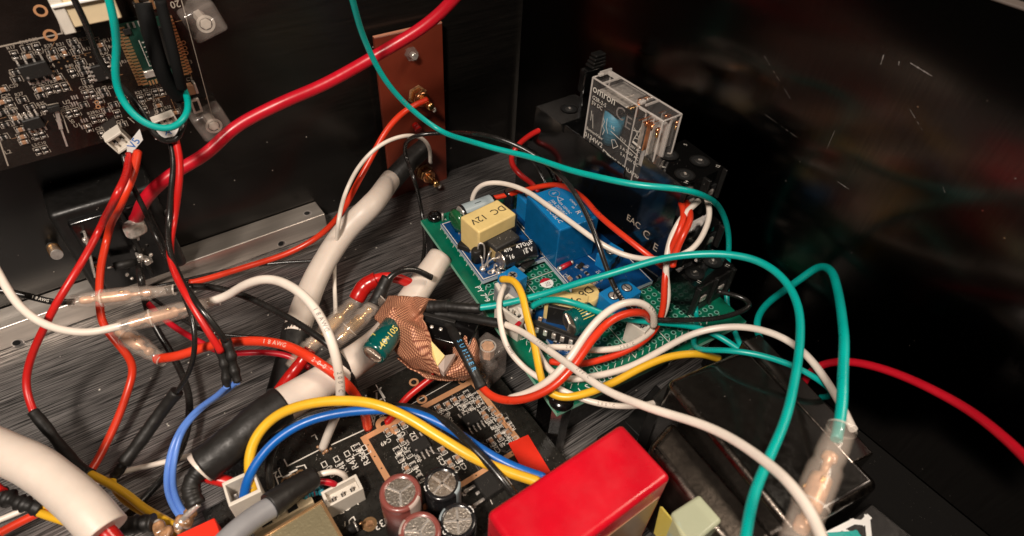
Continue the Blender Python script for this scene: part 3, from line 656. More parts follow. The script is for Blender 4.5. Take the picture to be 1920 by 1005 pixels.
# diodes, resistor and bent leads
for (px, py, rz, sz, m_) in ((872, 463, -.95, (.46, .26, .22), 'chip_black'), (963, 448, .3, (.2, .2, .16), 'chip_black'), (990, 496, .3, (.5, .2, .14), 'chip_black')):
    a = M(G.pxat(px, py, MZ+.1, rz)); a.box((0, 0, .02), sz, m_, .03); a.box((sz[0]*.55, 0, -.05), (.08, sz[1]*.8, .05), 'silver'); a.box((-sz[0]*.55, 0, -.05), (.08, sz[1]*.8, .05), 'silver'); build('surface_diode', a, pm)
a = M(G.pxat(893, 492, MZ)); a.lathe([(.17, .1), (.17, .52), (.13, .58)], 'chip_black', 16); a.tube(path([(.05, 0, .5), (.1, 0, .8), (.22, -.05, .75), (.24, -.1, .3), (.22, -.1, 0)], 5, 1), .028, 'silver', 8); build('upright_diode', a, pm)
for k, (p0, p1) in enumerate([((940, 484), (905, 505)), ((932, 500), (925, 508)), ((922, 470), (912, 498)), ((900, 480), (905, 503)), ((940, 505), (935, 512))]):
    a = M(); p = G.T@Vector((*G.px(*p0, .75), .75)); q = G.T@Vector((*G.px(*p1, MZ), MZ)); a.tube(path([p, p.lerp(q, .5)+Vector((0, 0, .22)), q], 6, 2), .03, 'silver', 8); a.lathe([(.11, 0), (.08, .05), (.03, .1)], 'solder', 12, Matrix.Translation(q)); build('component_lead', a, pm)

# trim potentiometer
c0 = G.px(961, 517, .7); a = M(G.at(*c0, 0, .22)); a.box((.0, 0, .36), (.72, .62, .70), 'relay_blue', .02, 1); a.lathe([(.15, .71), (.15, .735)], 'silver', 20); a.box((0, 0, .74), (.24, .05, .02), 'ink'); a.box((0, 0, .74), (.05, .24, .02), 'ink'); a.line([(-.3, -.2), (-.2, -.2)], .03, 'silk', .716); build('trim_potentiometer', a, t)

# relay module
c = [G.px(*q, MZ) for q in ((968, 412), (1064, 533), (1165, 495), (1085, 370))]
x0m, y0m = c[1]; x1m = c[0][0]+2.75; y1m = c[0][1]+.3
x1m, y1m = max(c[2][0], x0m+1.8)+.45, c[0][1]+.55
a = M(G.T); yb = G.px(1095, 580, MZ)[1]
a.prism([(x0m, yb), (x1m, yb), (x1m, y1m), (x0m, y1m)], MZ-.15, MZ, 'pcb_blue', 'pcb_blue_edge'); a.line([(x0m+.05, yb+.04), (x0m+.05, y1m)], .035, 'silk', MZ+.004); a.line([(x1m-.05, yb+.04), (x1m-.05, y1m)], .035, 'silk', MZ+.004)
for i, (st, px, py) in enumerate([('D2', 1083, 500), ('C3', 1060, 517), ('Q1', 1100, 500), ('R1', 1118, 530), ('R2', 1078, 535), ('D1', 1122, 510)]): a.text(st, G.px(px, py, MZ), .15, 'silk', .3, MZ+.006)
x, y = G.px(1103, 480, MZ); a.line([(x, y), (x+.2, y-1.1)], .03, 'silk', MZ+.005)
rm = build('relay_module', a, t)
# the blue relay itself
RT = 1.95
c = [G.px(*q, RT) for q in ((990, 365), (1066, 343), (1116, 408), (1047, 436))]
xa, xb = (c[0][0]+c[3][0])/2, (c[1][0]+c[2][0])/2; ya, yb2 = (c[2][1]+c[3][1])/2, (c[0][1]+c[1][1])/2
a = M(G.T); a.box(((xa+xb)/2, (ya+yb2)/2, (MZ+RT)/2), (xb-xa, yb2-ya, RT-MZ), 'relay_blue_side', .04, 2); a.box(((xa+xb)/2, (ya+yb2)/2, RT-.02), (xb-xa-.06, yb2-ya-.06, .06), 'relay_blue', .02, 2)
a.lathe([(.08, RT+.008), (.07, RT+.018)], 'relay_blue_side', 14, Matrix.Translation((xb-.18, ya+.18, 0))); rl = build('blue_relay', a, rm)
a = M(G.T); cx_, cy_ = (xa+xb)/2, (ya+yb2)/2; zz = RT+.016
a.ring((cx_+.12, yb2-.32), .17, .19, 'ink_dark', zz, 24); a.text('cqc', (cx_+.12, yb2-.32), .13, 'silk', math.pi+.2, zz); a.line([(cx_+.02, yb2-.72), (cx_+.22, yb2-.72), (cx_+.12, yb2-.52), (cx_+.02, yb2-.72)], .02, 'silk', zz)
for st, xx, yy, sz in (('10A 250VAC', -.15, .0, .16), ('10A  30VDC', -.30, .0, .16), ('-12VDC-SL-C', -.50, -.1, .21), ('10A 125VAC', .02, -.1, .13), ('CHINA', .42, .0, .12), ('R', .28, -.5, .26)):
    a.text(st, (cx_+xx, cy_+yy), sz, 'silk', -math.pi/2, zz)
for k in (0, 1): a.text('us' if k else 'c', (cx_+.28, cy_-.72+k*.5), .14, 'silk', -math.pi/2, zz)
build('printed_rating', a, rl)
def screw_block(F_, x, y, l, w, h, n, rz, parent, m='relay_blue', z0=0):
    T = F_.at(x, y, z0, rz); a = M(T); a.box((0, 0, h/2), (l, w, h), m, .03, 1)
    for i in range(n):
        xx = (i-(n-1)/2)*l/n; a.lathe([(.17, h+.003), (.17, h+.006)], 'dark_hole', 18, Matrix.Translation((xx, 0, 0))); a.lathe([(.14, h-.0), (.14, h+.02), (.11, h+.03)], 'silver', 16, Matrix.Translation((xx, 0, 0))); a.box((xx, 0, h+.032), (.24, .035, .012), 'ink', rz=.6+i)
        a.box((xx, -w/2-.004, h*.35), (l/n*.6, .02, h*.4), 'dark_hole'); a.box((xx+l/n/2, 0, h+.02), (.03, w*.9, .05), m) if i < n-1 else None
    return build('screw_terminal', a, parent)
x, y = G.px(1003, 366, 1.25); screw_block(G, x-.12, y-.35, 1.55, .68, 1.2-MZ, 3, math.pi/2+.02, rm, z0=MZ)
x, y = G.px(1163, 547, 1.15); screw_block(G, x, y, 1.12, .72, 1.15-MZ, 2, .15, rm, z0=MZ)
x, y = G.px(1140, 473, .9); screw_block(G, x+.1, y, .8, .55, .9-MZ, 1, .3, rm, z0=MZ)
a = M(); p, q = [G.T@Vector((*G.px(*k, MZ+.1), MZ+.1)) for k in ((1052, 502), (1070, 493))]; a.rod(p, q, .085, 'red_paint', n=14); a.rod(p-(q-p)*.25, p, .075, 'silver'); a.rod(q, q+(q-p)*.2, .075, 'silver'); build('glass_diode', a, rm)
a = M(G.pxat(1088, 502, MZ, .4)); a.box((0, 0, .09), (.26, .14, .1), 'chip_black', .02)
for x_, y_ in ((-.09, -.11), (.09, -.11), (0, .11)): a.box((x_, y_, .04), (.05, .1, .04), 'silver')
build('transistor', a, rm)
a = M(G.pxat(1146, 496, MZ)); a.lathe([(.19, 0), (.2, .1), (.2, .45), (.16, .5, 'cap_top')], 'cap_black', 18); build('small_capacitor', a, rm)
for px, py, big in ((1068, 524, 1), (1085, 520, 0), (1100, 514, 0), (1078, 545, 0), (1095, 538, 0), (1112, 532, 1), (1105, 548, 0), (1120, 545, 0), (1125, 525, 0), (1098, 560, 1)):
    inst('chip_resistor', C_TAN if big else C_RES, rm, G.pxat(px, py, MZ+.004, random.choice((.0, 1.57))+.1))
inst('chip_package', SO8S, rm, G.pxat(1122, 556, MZ+.004, .9))

# buck converter module standing beside it
c = [G.px(*q, .3) for q in ((990, 590), (1050, 672), (1130, 640), (1090, 560))]
a = M(G.T); xq0, yq0 = c[1]; a.prism([c[0], c[1], (c[1][0]+1.5, c[1][1]+.1), (c[0][0]+1.5, c[0][1]+.1)], .2, .34, 'pcb_blue', 'pcb_blue_edge'); bm_ = build('converter_module', a, t)
F2 = G; a = M(G.pxat(1064, 560, 1.05, -.75)); a.box((0, 0, -.4), (1.25, .62, .8), 'tape_yellow', .05, 2); a.box((0, -.36, -.42), (1.0, .14, .78), 'chip_black', .03); a.text('5V', (.22, -.02), .36, 'ink', math.pi+.1, .006); build('tape_winding', a, bm_)
a = M(G.pxat(1098, 548, 1.0, .2)); a.lathe([(.42, -.6), (.42, .0), (.39, .03)], 'tape_yellow', 26); a.text('D8', (0, 0), .4, 'ink', math.pi, .035); build('round_winding', a, bm_)
a, r, L, p, q = lcyl((1068, 607), (1108, 590), .95, 52, [(.82, 0, 'cap_top'), (.86, -.03, 'cap_green'), (1, .03), (1, .12), (.94, .16), (1, .2), (1, 1), (.9, 1.05)], 'cap_green', n=28)
for k in range(3): th = .6+k*2.094; a.box((r*.4*math.cos(th), r*.4*math.sin(th), -.012), (r*.75, .035, .02), 'silver', rz=th)
for k in range(9): a.box((r*1.003*math.cos(.5+k*.22), r*1.003*math.sin(.5+k*.22), L*.6), (.012, .018, L*.5), 'ink_yellow', rz=.5+k*.22)
build('green_capacitor', a, bm_)
a = M(G.pxat(1025, 625, .5, -.93)); a.box((0, 0, 0), (1.9, .14, .55), 'chip_black', .02); a.box((0, .16, -.05), (1.6, .2, .35), 'ferrite', .03)
for i in range(7): a.box((-.8+i*.26, -.09, .1), (.12, .05, .2), 'silver', .01)
build('header_strip', a, bm_)
for i, (px, py) in enumerate([(1000, 585), (1012, 602), (1040, 645), (1030, 655), (1052, 640), (1005, 572), (1062, 655)]): inst('chip_resistor', C_TAN if i % 2 else C_RES, bm_, G.pxat(px, py, .36, .8))
a = M(G.T)
for i in range(9): x, y = G.px(1035+i*5, 655+random.uniform(-4, 6), .02); a.lathe([(.10, 0), (.08, .06), (.03, .1)], 'solder', 10, Matrix.Translation((x, y, .004)))
build('solder_joints', a, bm_)

# white plug sockets on the perforated board
x, y = G.px(962, 590, .6); jst(G, x, y, .95, .95, .62, 'white_plastic', 3, -1.25, parent=t)
a = M(G.pxat(965, 606, .9, -1.2)); a.box((.1, -.02, 0), (.12, .3, .1), 'red_paint', .02); build('red_latch', a, t)
x, y = G.px(1200, 612, .6); jst(G, x, y, .85, .62, .62, 'white_plastic', 2, .35, parent=t)
a = M(G.pxat(1213, 622, .45, .35)); a.box((0, -.1, 0), (.5, .06, .5), 'red_paint', .01); build('red_latch', a, t)
for px, py in ((951, 552), (945, 570)): pass
a = M(G.pxat(952, 548, .75, -.1)); a.box((0, 0, -.3), (.55, .9, .6), 'grey_sil', .06, 2); a.box((-.2, .2, .05), (.14, .4, .12), 'white_plastic', .02); build('grey_plug', a, t)
# black tray under the perforated board
a = M(); a.box((9.7, 6.9, .75), (4.9, .16, 1.5), 'black_plastic', .02); a.box((7.35, 7.2, .9), (.25, .7, 1.8), 'gloss_black', .02); a.box((12.1, 8.5, .7), (.2, 3, 1.4), 'gloss_black', .02)
build('support_bracket', a, None, 'black plastic bracket standing under the near edge of the green board', 'bracket', origin=(9.7, 7, 0))
# ================================================================== relay socket and clear relay
SK = Matrix.Translation((0, 0, 1.169))@Matrix.Scale(.93, 4)      # placement of the socket drawing: drawn a little large, sits on a low rail
SKX = lambda p: (p[0]/.93, p[1]/.93, (p[2]-1.169)/.93)
SX0, SX1 = 13.35, 15.25
t = thing('relay_socket', (14.3, 11.5, 0), 'black relay socket with tiered screw terminals standing against the side wall', 'relay socket')
a = M(SK); prof = [(7.35, -1.25), (7.35, 2.8), (8.3, 2.85), (8.35, 4.0), (8.9, 4.05), (8.92, 5.85), (10.65, 5.95), (10.68, 4.75), (14.6, 4.75), (14.7, 5.0), (16.2, 5.0), (16.3, 3.4), (17.2, 3.3), (17.2, -1.25)]
vs = [(x, y, z) for x in (SX0, SX1) for y, z in prof]; n = len(prof)
a.add(vs, [list(range(n)), list(range(n, 2*n))[::-1]]+[[i, n+i, n+(i+1) % n, (i+1) % n] for i in range(n)], 'socket_black'); build('body', a, t)
def sock_term(x, y, z, parent):
    a = M(SK@Matrix.Translation((x, y, z))); a.ring((0, 0), .27, .33, 'black_plastic', .008, 24); a.disc((0, 0), .28, 'dark_hole', .004, 24); a.lathe([(.15, -.02), (.15, .008), (.12, .010)], 'ferrite', 16); a.box((.05, .03, .012), (.12, .07, .02), 'solder', .02, rz=x+y); build('terminal_screw', a, parent)
for x, y, z in ((13.8, 9.3, 5.89), (14.75, 9.55, 5.91), (14.1, 10.3, 5.945), (13.8, 7.85, 2.84), (14.75, 7.9, 2.84), (14.3, 15.4, 5.01)): sock_term(x, y, z, t)
a = M(SK)
for x, y, z, w, l, h in ((13.38, 8.85, 5.3, .07, .16, 1.1), (14.3, 8.8, 5.2, .10, .3, 1.3), (15.2, 8.85, 5.3, .08, .16, 1.1), (14.3, 8.25, 3.5, .1, .3, 1.1), (13.42, 8.25, 3.5, .1, .2, .9), (15.2, 8.25, 3.5, .1, .2, .9), (14.3, 7.3, 2.2, .1, .2, 1.2), (13.45, 7.3, 2.2, .12, .2, 1.2), (15.15, 7.3, 2.2, .12, .2, 1.2)): build('terminal_barrier', M(SK).box((x, y, z), (w, l, h), 'black_plastic', .02), t)
for y, z in ((8.84, 5.1), (8.27, 3.5), (7.28, 2.1)):
    for x in (13.85, 14.75): a.box((x, y+.04, z), (.5, .05, .5), 'dark_hole'); a.box((x, y, z), (.3, .06, .25), 'solder', .05)
build('wire_clamps', a, t)
for x in (SX0+.03, SX1-.03): build('side_rail', M(SK).box((x, 12.9, 4.9), (.07, 3.2, .35), 'socket_black', .02), t)
build('front_shroud', M(SK).box((14.3, 7.33, .85), (1.86, .05, 3.7), 'black_plastic', .01), t)
TX = Matrix.Translation((SX0-.006, 0, 0))@Matrix(((0, 0, -1, 0), (-1, 0, 0, 0), (0, 1, 0, 0), (0, 0, 0, 1)))   # left face: text runs towards the viewer
a = M(SK@TX)
for st, px, py, sz in (('EAC', 1188, 416, .36), ('C', 1212, 440, .46), ('E', 1229, 464, .44)):
    p = SKX(P(px, py, 'x%.3f' % (SX0*.93))); a.text(st, (-p[1], p[2]), sz, 'silk_dim', 0, .004)
build('moulded_markings', a, t)
a = M(SK)
for st, x, y, z, r_ in (('9', 13.5, 9.9, 5.9, .4), ('14', 13.55, 9.0, 5.87, .4), ('5', 15.0, 10.4, 5.94, .4), ('12', 15.05, 9.05, 5.87, .4), ('11', 13.6, 7.48, 2.83, .3), ('12', 15.0, 7.48, 2.83, .3)): a.text(st, (x, y), .17, 'silk', r_, z+.02)
build('terminal_numbers', a, t)
# retaining lever at the far end
p = SKX(P(1120, 100, 'y14.229')); a = M(SK); x, z = p[0], p[2]
a.box((x-.15, 15.3, z-.95), (.9, .35, .9), 'socket_black', .05)
for k in range(4): a.box((x, 15.3-.02*k, z-.42+k*.14), (.62-.05*k, .42-.03*k, .09), 'black_plastic', .02)
a.box((x-.15, 15.4, (z-1.4+5)/2), (.5, .2, z-1.4-4.9), 'socket_black', .03)
build('retaining_lever', a, t)

RX0, RX1, RY0, RY1, RZ0, RZ1 = 13.45, 15.05, 10.75, 13.55, 4.72, 7.35
RX0 = P(1112, 145, RZ1)[0]; RY1 = P(1112, 145, RZ1)[1]; RY0 = P(1216, 238, RZ1)[1]; RX1 = P(1283, 217, RZ1)[0]
t = thing('clear_relay', SK@Vector(((RX0+RX1)/2, (RY0+RY1)/2, RZ0)), 'see-through plug-in relay with blue coil standing in the black socket', 'relay')
a = M(SK); cx_, cy_, cz_ = (RX0+RX1)/2, (RY0+RY1)/2, (RZ0+RZ1)/2; lx, ly, lz = RX1-RX0, RY1-RY0, RZ1-RZ0
a.box((RX0+.03, cy_, cz_), (.05, ly, lz), 'case_clear'); a.box((RX1-.03, cy_, cz_), (.05, ly, lz), 'case_clear'); a.box((cx_, RY0+.03, cz_), (lx-.12, .05, lz), 'case_clear'); a.box((cx_, RY1-.03, cz_), (lx-.12, .05, lz), 'case_clear'); a.box((cx_, cy_-.1, RZ1-.03), (lx-.12, ly-.35, .05), 'case_clear')
build('clear_cover', a, t)
a = M(SK); e = .05
for x in (RX0, RX1):
    for y in (RY0, RY1): a.box((x, y, cz_), (e, e, lz+.02), 'case_edge', .012)
    a.box((x, cy_, RZ1), (e, ly, e), 'case_edge', .012); a.box((x, cy_, RZ0), (e, ly, e), 'case_edge', .012)
for y in (RY0, RY1): a.box((cx_, y, RZ1), (lx, e, e), 'case_edge', .012)
a.box((cx_, RY0+.02, cz_), (.06, .05, lz), 'case_edge'); a.box((cx_+.1, RY0+.95, RZ1+.01), (lx*.75, .05, .06), 'case_edge'); a.box((cx_-.45, RY0+.8, RZ1+.01), (.05, .3, .06), 'case_edge')
a.box((cx_+.25, RY1-.25, RZ1+.01), (.05, .5, .12), 'case_edge'); a.box((RX1-.28, RY1-.02, RZ1+.06), (.5, .05, .16), 'case_edge'); a.box((RX0+.4, RY1-.5, RZ1+.01), (.8, .05, .06), 'case_edge'); a.box((RX0+.3, RY1-.05, RZ1+.05), (.2, .12, .1), 'case_edge', .02)
for y in (RY0+.35, RY0+.7, RY0+1.1): a.box((RX0+.01, y, cz_), (.03, .035, lz), 'case_edge')
a.box((RX0+.25, RY0+1.15, RZ1+.02), (.22, .16, .12), 'case_edge', .03)
build('cover_ribs', a, t)
a = M(SK); a.lathe([(.36, 0), (.36, 1.35)], 'coil_blue', 24, Matrix.Translation((RX0+.55, RY1-.75, RZ0+.45))); a.box((RX0+.58, RY1-.75, RZ0+1.78), (.92, .95, .1), 'chip_black', .03); a.box((RX0+.58, RY1-.75, RZ0+.28), (.92, .95, .12), 'chip_black', .03); build('coil', a, t)
a = M(SK); a.box((RX0+.75, RY1-.85, RZ1-.42), (1.15, 1.35, .05), 'solder', .02); a.box((RX0+.75, RY1-.85, RZ1-.38), (.45, .45, .05), 'solder', .02); a.box((RX0+.95, RY1-1.5, RZ1-.6), (.5, .12, .7), 'copper_metal', .03); a.box((RX0+.5, RY1-1.55, RZ1-.45), (.5, .2, .1), 'brass', .04); a.box((RX0+1.15, RY1-1.5, RZ1-.35), (.3, .25, .12), 'solder', .04); build('armature', a, t)
a = M(SK); a.box((cx_, RY0+.45, cz_+.1), (.08, .8, 1.9), 'case_edge')
for sx in (-.42, .42):
    for k, y in enumerate((RY0+.22, RY0+.45, RY0+.68)):
        a.box((cx_+sx, y, RZ1-.75), (.16, .03, 1.0), 'silver' if k != 1 else 'copper_metal'); a.lathe([(.1, 0), (.1, .06), (.06, .09)], 'copper_metal', 14, Matrix.Translation((cx_+sx, y-.1, RZ1-.35))@Matrix.Rotation(math.pi/2, 4, 'X'))
    for k in range(3): a.box((cx_+sx, RY0+.35+k*.16, RZ1-.22), (.5, .025, .03), 'copper_metal')
    a.lathe([(.09, 0), (.09, .05)], 'brass', 14, Matrix.Translation((cx_+sx, RY0+.1, RZ1-.5))@Matrix.Rotation(math.pi/2, 4, 'X'))
build('contacts', a, t)
a = M(SK); a.box((cx_, cy_, RZ0+.1), (lx-.1, ly-.1, .18), 'chip_black', .02); build('relay_base', a, t)
TR = Matrix.Translation((RX0-.008, 0, 0))@Matrix(((0, 0, -1, 0), (-1, 0, 0, 0), (0, 1, 0, 0), (0, 0, 0, 1)))
a = M(SK@TR)
def rt(st, px, py, sz, rz=0, m='silk'):
    p = SKX(P(px, py, 'x%.3f' % (RX0*.93))); a.text(st, (-p[1], p[2]), sz, m, rz, .004)
rt('omron', 1133, 178, .40); rt('G2R-2-S', 1124, 190, .20); rt('5V DC', 1120, 198, .19); rt('C', 1163, 213, .62, 0, 'ink_dark'); rt('E', 1178, 231, .62, 0, 'ink_dark')
rt('BotnovView', 1115, 250, .17); rt('0134W2', 1113, 262, .27); rt('UL', 1150, 240, .17); rt('TV-3', 1168, 262, .14); rt('120V AC', 1190, 278, .14); rt('5 A 250V AC', 1180, 287, .16); rt('5 A  30V DC', 1180, 299, .16); rt('MADE IN MALAYSIA', 1168, 312, .185)
def rl_(pts, w=.022): a.line([(-q[1], q[2]) for q in [SKX(P(x, y, 'x%.3f' % (RX0*.93))) for x, y in pts]], w, 'silk', .004)
rl_([(1146, 246), (1196, 292)]); rl_([(1105, 272), (1108, 258)]); rl_([(1104, 275), (1150, 325)]); rl_([(1129, 294), (1132, 280), (1146, 294)], .03); rl_([(1129, 294), (1142, 307)], .03); rl_([(1147, 262), (1153, 262), (1159, 274), (1150, 278), (1147, 262)]); rl_([(1110, 208), (1108, 225)]); rl_([(1112, 214), (1112, 240)]); rl_([(1190, 240), (1200, 262)]); rl_([(1203, 238), (1188, 262)]); rl_([(1188, 244), (1204, 248), (1200, 262), (1190, 258)]); rl_([(1188, 266), (1200, 276)], .08)
rl_([(1132, 222), (1134, 228), (1130, 236), (1134, 244), (1130, 252)]); rl_([(1139, 222), (1137, 236), (1140, 250)])
build('printed_rating', a, t)
# clear label skirt hanging in front of the socket side
a = M(SK); q = [P(1094, 276, 'x13.2'), P(1186, 372, 'x13.2')]; y1, y0 = q[0][1], q[1][1]
a.box((RX0-.02, (RY0+RY1)/2, RZ0-.25), (.03, RY1-RY0, .5), 'case_clear'); a.box((RX0-.02, (RY0+RY1)/2, RZ0-.5), (.04, RY1-RY0, .03), 'case_edge'); a.box((RX0-.02, RY0, RZ0-.25), (.04, .03, .5), 'case_edge'); build('cover_skirt', a, t)

# ================================================================== main circuit board
B = Frame((0, 5, 1.0), math.radians(-.6)); BZ = 1.0
t = thing('amplifier_board', (3, 8, 0), 'black amplifier circuit board with silver topped capacitors on the enclosure floor', 'circuit board')
poly = [B.px(*q) for q in ((400, 848), (428, 934), (378, 957))]; tl = poly[0]; tr = B.px(902, 664); br = B.px(1046, 893)
yt = tl[1]; yt = B.px(720, 711)[1]; poly = [(poly[0][0], yt), (poly[1][0]-.05, poly[1][1]), (poly[2][0], poly[1][1]), (poly[2][0], -4.9), (tr[0], -4.9), (tr[0], yt)]
a = M(B.T); a.prism(poly, -.16, 0, 'pcb_black', 'pcb_edge'); build('board', a, t)
# copper border traces
a = M(B.T); p0 = B.px(683, 822); p1 = B.px(878, 717); p2 = B.px(730, 905); r0 = B.px(884, 697); r1 = B.px(1000, 860); xL = p0[0]; yT = p0[1]; yB = B.px(915, 878)[1]; xR = r1[0]
a.line([(xL, yB-.9), (xL, yT), (xR-.22, yT), ], .17, 'trace', .004); a.line([(xR-.05, yT+.45), (xR-.02, yB+.15)], .17, 'trace', .0048)
a.line([(B.px(770, 925)[0], yB), (xR-.05, yB)], .15, 'trace', .0042)
for k in range(5): a.disc((xL, yT-.25-k*.42), .022, 'dark_hole', .01)
for k in range(4): a.disc((xR-1.6+k*.4, yB), .022, 'dark_hole', .01)
x, y = B.px(720, 795); a.ring((x, y), .10, .24, 'trace', .012, 22); a.line([(x-.05, y-.15), (x+.15, y-.38)], .18, 'trace', .0056)
for q, r_ in (((540, 805), .17), ((776, 717), .15), ((791, 749), .16), ((868, 714), .16), ((905, 705), .1), ((473+0, 935), .12), ((514, 955), .11), ((551, 945), .11)): x, y = B.px(*q); a.ring((x, y), r_*.58, r_, 'trace' if r_ > .12 else 'gold', .009, 20)
for q in ((536, 903), (550, 896), (563, 889)): x, y = B.px(*q); a.ring((x, y), .075, .13, 'gold', .009, 18)
x, y = B.px(693, 983); a.ring((x, y), .1, .19, 'gold', .009, 20); a.disc((x, y), .11, 'flux', .008)
build('copper_traces', a, t)
s = M(B.T)
def bl(pts, w=.03): s.line([B.px(*q) for q in pts], w, 'silk', .006)
bl([(622, 834), (690, 803)], .035); bl([(533, 862), (539, 874), (590, 848), (600, 843)], .035); bl([(705, 722), (722, 752)], .03); bl([(692, 770), (700, 790), (690, 796)], .03); bl([(700, 797), (703, 782), (692, 776)], .025)
bl([(556, 876), (571, 872), (586, 900)], .03); bl([(525, 917), (518, 896), (529, 893)], .03); bl([(532, 895), (545, 889)], .05); bl([(544, 887), (556, 881)], .05); bl([(580, 966), (590, 960)], .02); bl([(584, 977), (640, 950)], .02); bl([(593, 988), (604, 984), (611, 1003)], .03); bl([(768, 760), (860, 708)], .02); bl([(930, 888), (942, 892), (975, 890)], .02)
bl([(700, 735), (714, 729)], .02); bl([(686, 742), (690, 752)], .05); bl([(762, 990), (800, 1005)], .02); bl([(870, 920), (902, 900), (923, 945)], .02)
PI = math.pi
for st, px, py, sz, rz in [('L', 666, 941, .30, PI), ('G', 651, 949, .30, PI), ('R', 638, 957, .30, PI), ('J12', 605, 948, .30, PI), ('D7', 655, 980, .30, PI), ('33', 711, 984, .28, PI), ('J2', 520, 889, .28, PI), ('K50', 594, 892, .22, PI), ('L', 590, 820, .30, PI), ('J7', 710, 742, .46, PI/2+1.57),
        ('R42', 662, 868, .26, PI/2), ('R36', 684, 860, .26, PI/2), ('R41', 643, 877, .26, PI/2), ('R40', 622, 884, .24, PI/2), ('K8', 672, 850, .01, PI/2), ('U2', 776, 818, .24, PI/2), ('U4', 871, 772, .24, PI/2), ('U6', 741, 985, .24, PI), ('D1', 880, 1000, .2, PI), ('J', 1052, 640, .01, 0)]: s.text(st, B.px(px, py), sz, 'silk', rz, .007)
tans = [(727,811),(741,805),(753,828),(830,845),(843,869),(858,860),(763,880),(921,829),(936,820),(936,790),(924,771),(853,752),(840,760),(823,766),(868,748),(896,756),(953,812),(912,785),(756,797),(760,895),(907,777),(848,882)]
ress = [(766,852),(750,860),(776,873),(789,897),(923,798),(951,790),(865,756),(941,806),(671,839),(590,0),(652,0),(880,762),(700,775),(745,845),(835,775),(905,762),(893,742),(876,738)]
lb = 'C49 C31 C43 C25 C50 C33 C1 C20 C48 C23 C22 C37 C7 C39 C38 C24 C26 C41 C8 C5 C21 C27'.split(); lr = 'R29 R21 R34 R3 R26 R25 R24 R28 R18 R9 R8 R7 R33 R58 R50 R51 R22 R23'.split()
for i, (px, py) in enumerate(tans):
    inst('chip_capacitor', C_TAN, t, B.pxat(px, py, .004, PI/2+.03)); u, v = B.px(px, py); outline(s, u, v, .20, .115, PI/2)
    s.text(lb[i], (u+(.02 if i % 3 else -.18), v-.24), .19, 'silk', PI/2 if i % 2 else PI, .007)
for i, (px, py) in enumerate(ress):
    if py == 0: continue
    inst('chip_resistor', C_RES, t, B.pxat(px, py, .004, PI/2+.03)); u, v = B.px(px, py); outline(s, u, v, .17, .10, PI/2)
    s.text(lr[i], (u+(.02 if i % 3 else .17), v-.22), .18, 'silk', PI/2, .007)
for px, py in ((658, 849), (690, 838), (638, 859), (615, 869), (671, 838)): 
    u, v = B.px(px-7, py+2); s.line([(u-.06, v-.08), (u-.06, v+.08), (u+.06, v+.08), (u+.06, v-.08), (u-.06, v-.08)], .022, 'silk', .006); s.line([(u-.1, v-.16), (u-.1, v-.22), (u+.1, v-.22), (u+.1, v-.16)], .022, 'silk', .007)
for _ in range(26):
    u, v = B.px(random.uniform(735, 960), random.uniform(770, 890)); L_ = random.uniform(.1, .45); d_ = random.choice([(1, 0), (0, 1), (.7, -.7)]); s.line([(u, v), (u+d_[0]*L_, v+d_[1]*L_)], .010, 'ink_dark', .003)
build('silkscreen_lettering', s, t)
inst('chip_package', SO8, t, B.pxat(788, 838, .004, .02)); inst('chip_package', SO8, t, B.pxat(884, 789, .004, .02))
# power transistor
a = M(B.pxat(920, 912, .004, .03)); a.box((0, 0, .14), (.72, .62, .26), 'chip_black', .02, 1); a.box((.42, 0, .05), (.14, .62, .06), 'silver', .01)
for yy in (-.22, .0, .22):
    L_ = .35 if yy else .12; a.box((-.36-L_/2, yy, .12 if L_ < .2 else .1), (L_, .09, .05), 'silver', .02)
    if L_ > .2: a.box((-.36-L_, yy, .05), (.14, .11, .06), 'solder', .03)
build('power_transistor', a, t)
for k in (0,):
    a = M(B.T); a.prism([B.px(*q) for q in ((953, 832), (990, 816), (1032, 885), (992, 905))], .008, .03, 'tape_red'); build('red_tape_patch', a, t)
# standing capacitors
def can(px, py, wpx, ztop, body, stripe, top, sang, txt=None, nseg=4, rim=None):
    p = V(P(px, py, ztop)); r = wpx/2*depth(p)/FPX; z0 = BZ; T = Matrix.Translation((p.x, p.y, z0)); h = ztop-z0; a = M(T)
    a.lathe([(r, 0), (r, h-.22), (r*.94, h-.16), (r, h-.09), (r*.97, h-.02), (r*.86, h), (r*.76, h-.01), (r*.73, h-.03, 'cap_top')], body, 36)
    n = 8; vs = []
    for i in range(n+1):
        th = sang-.38+.76*i/n; c_, s_ = math.cos(th), math.sin(th); vs += [(r*1.006*c_, r*1.006*s_, 0), (r*1.006*c_, r*1.006*s_, h-.09), (r*.98*c_, r*.98*s_, h-.015), (r*.87*c_, r*.87*s_, h+.004)]
    f = []
    for i in range(n):
        for k in range(3): f.append([4*i+k, 4*i+4+k, 4*i+5+k, 4*i+k+1])
    a.add(vs, f, stripe, True)
    for k in range(nseg if nseg != 4 else 2):
        if nseg == 4: a.box((0, 0, h-.028), (r*1.4, .05, .012), 'silver', rz=top+k*PI/2)
        else: th = top+k*2.094; a.box((r*.35*math.cos(th), r*.35*math.sin(th), h-.028), (r*.7, .05, .012), 'silver', rz=th)
    if txt:
        for st, th, sz in txt: a.text(st, (r*.86*math.cos(th), r*.86*math.sin(th)), sz, 'silk_bright', th+PI/2, h-.008)
    return a
build('smoothing_capacitor', can(750, 922, 78, 2.75, 'cap_maroon', 'cap_pale', .1, -1.2, nseg=3), t, 'maroon sleeved capacitor')
build('smoothing_capacitor', can(787, 996, 80, 2.75, 'cap_maroon', 'cap_pale', .4, 2.3, nseg=3), t, 'maroon sleeved capacitor')
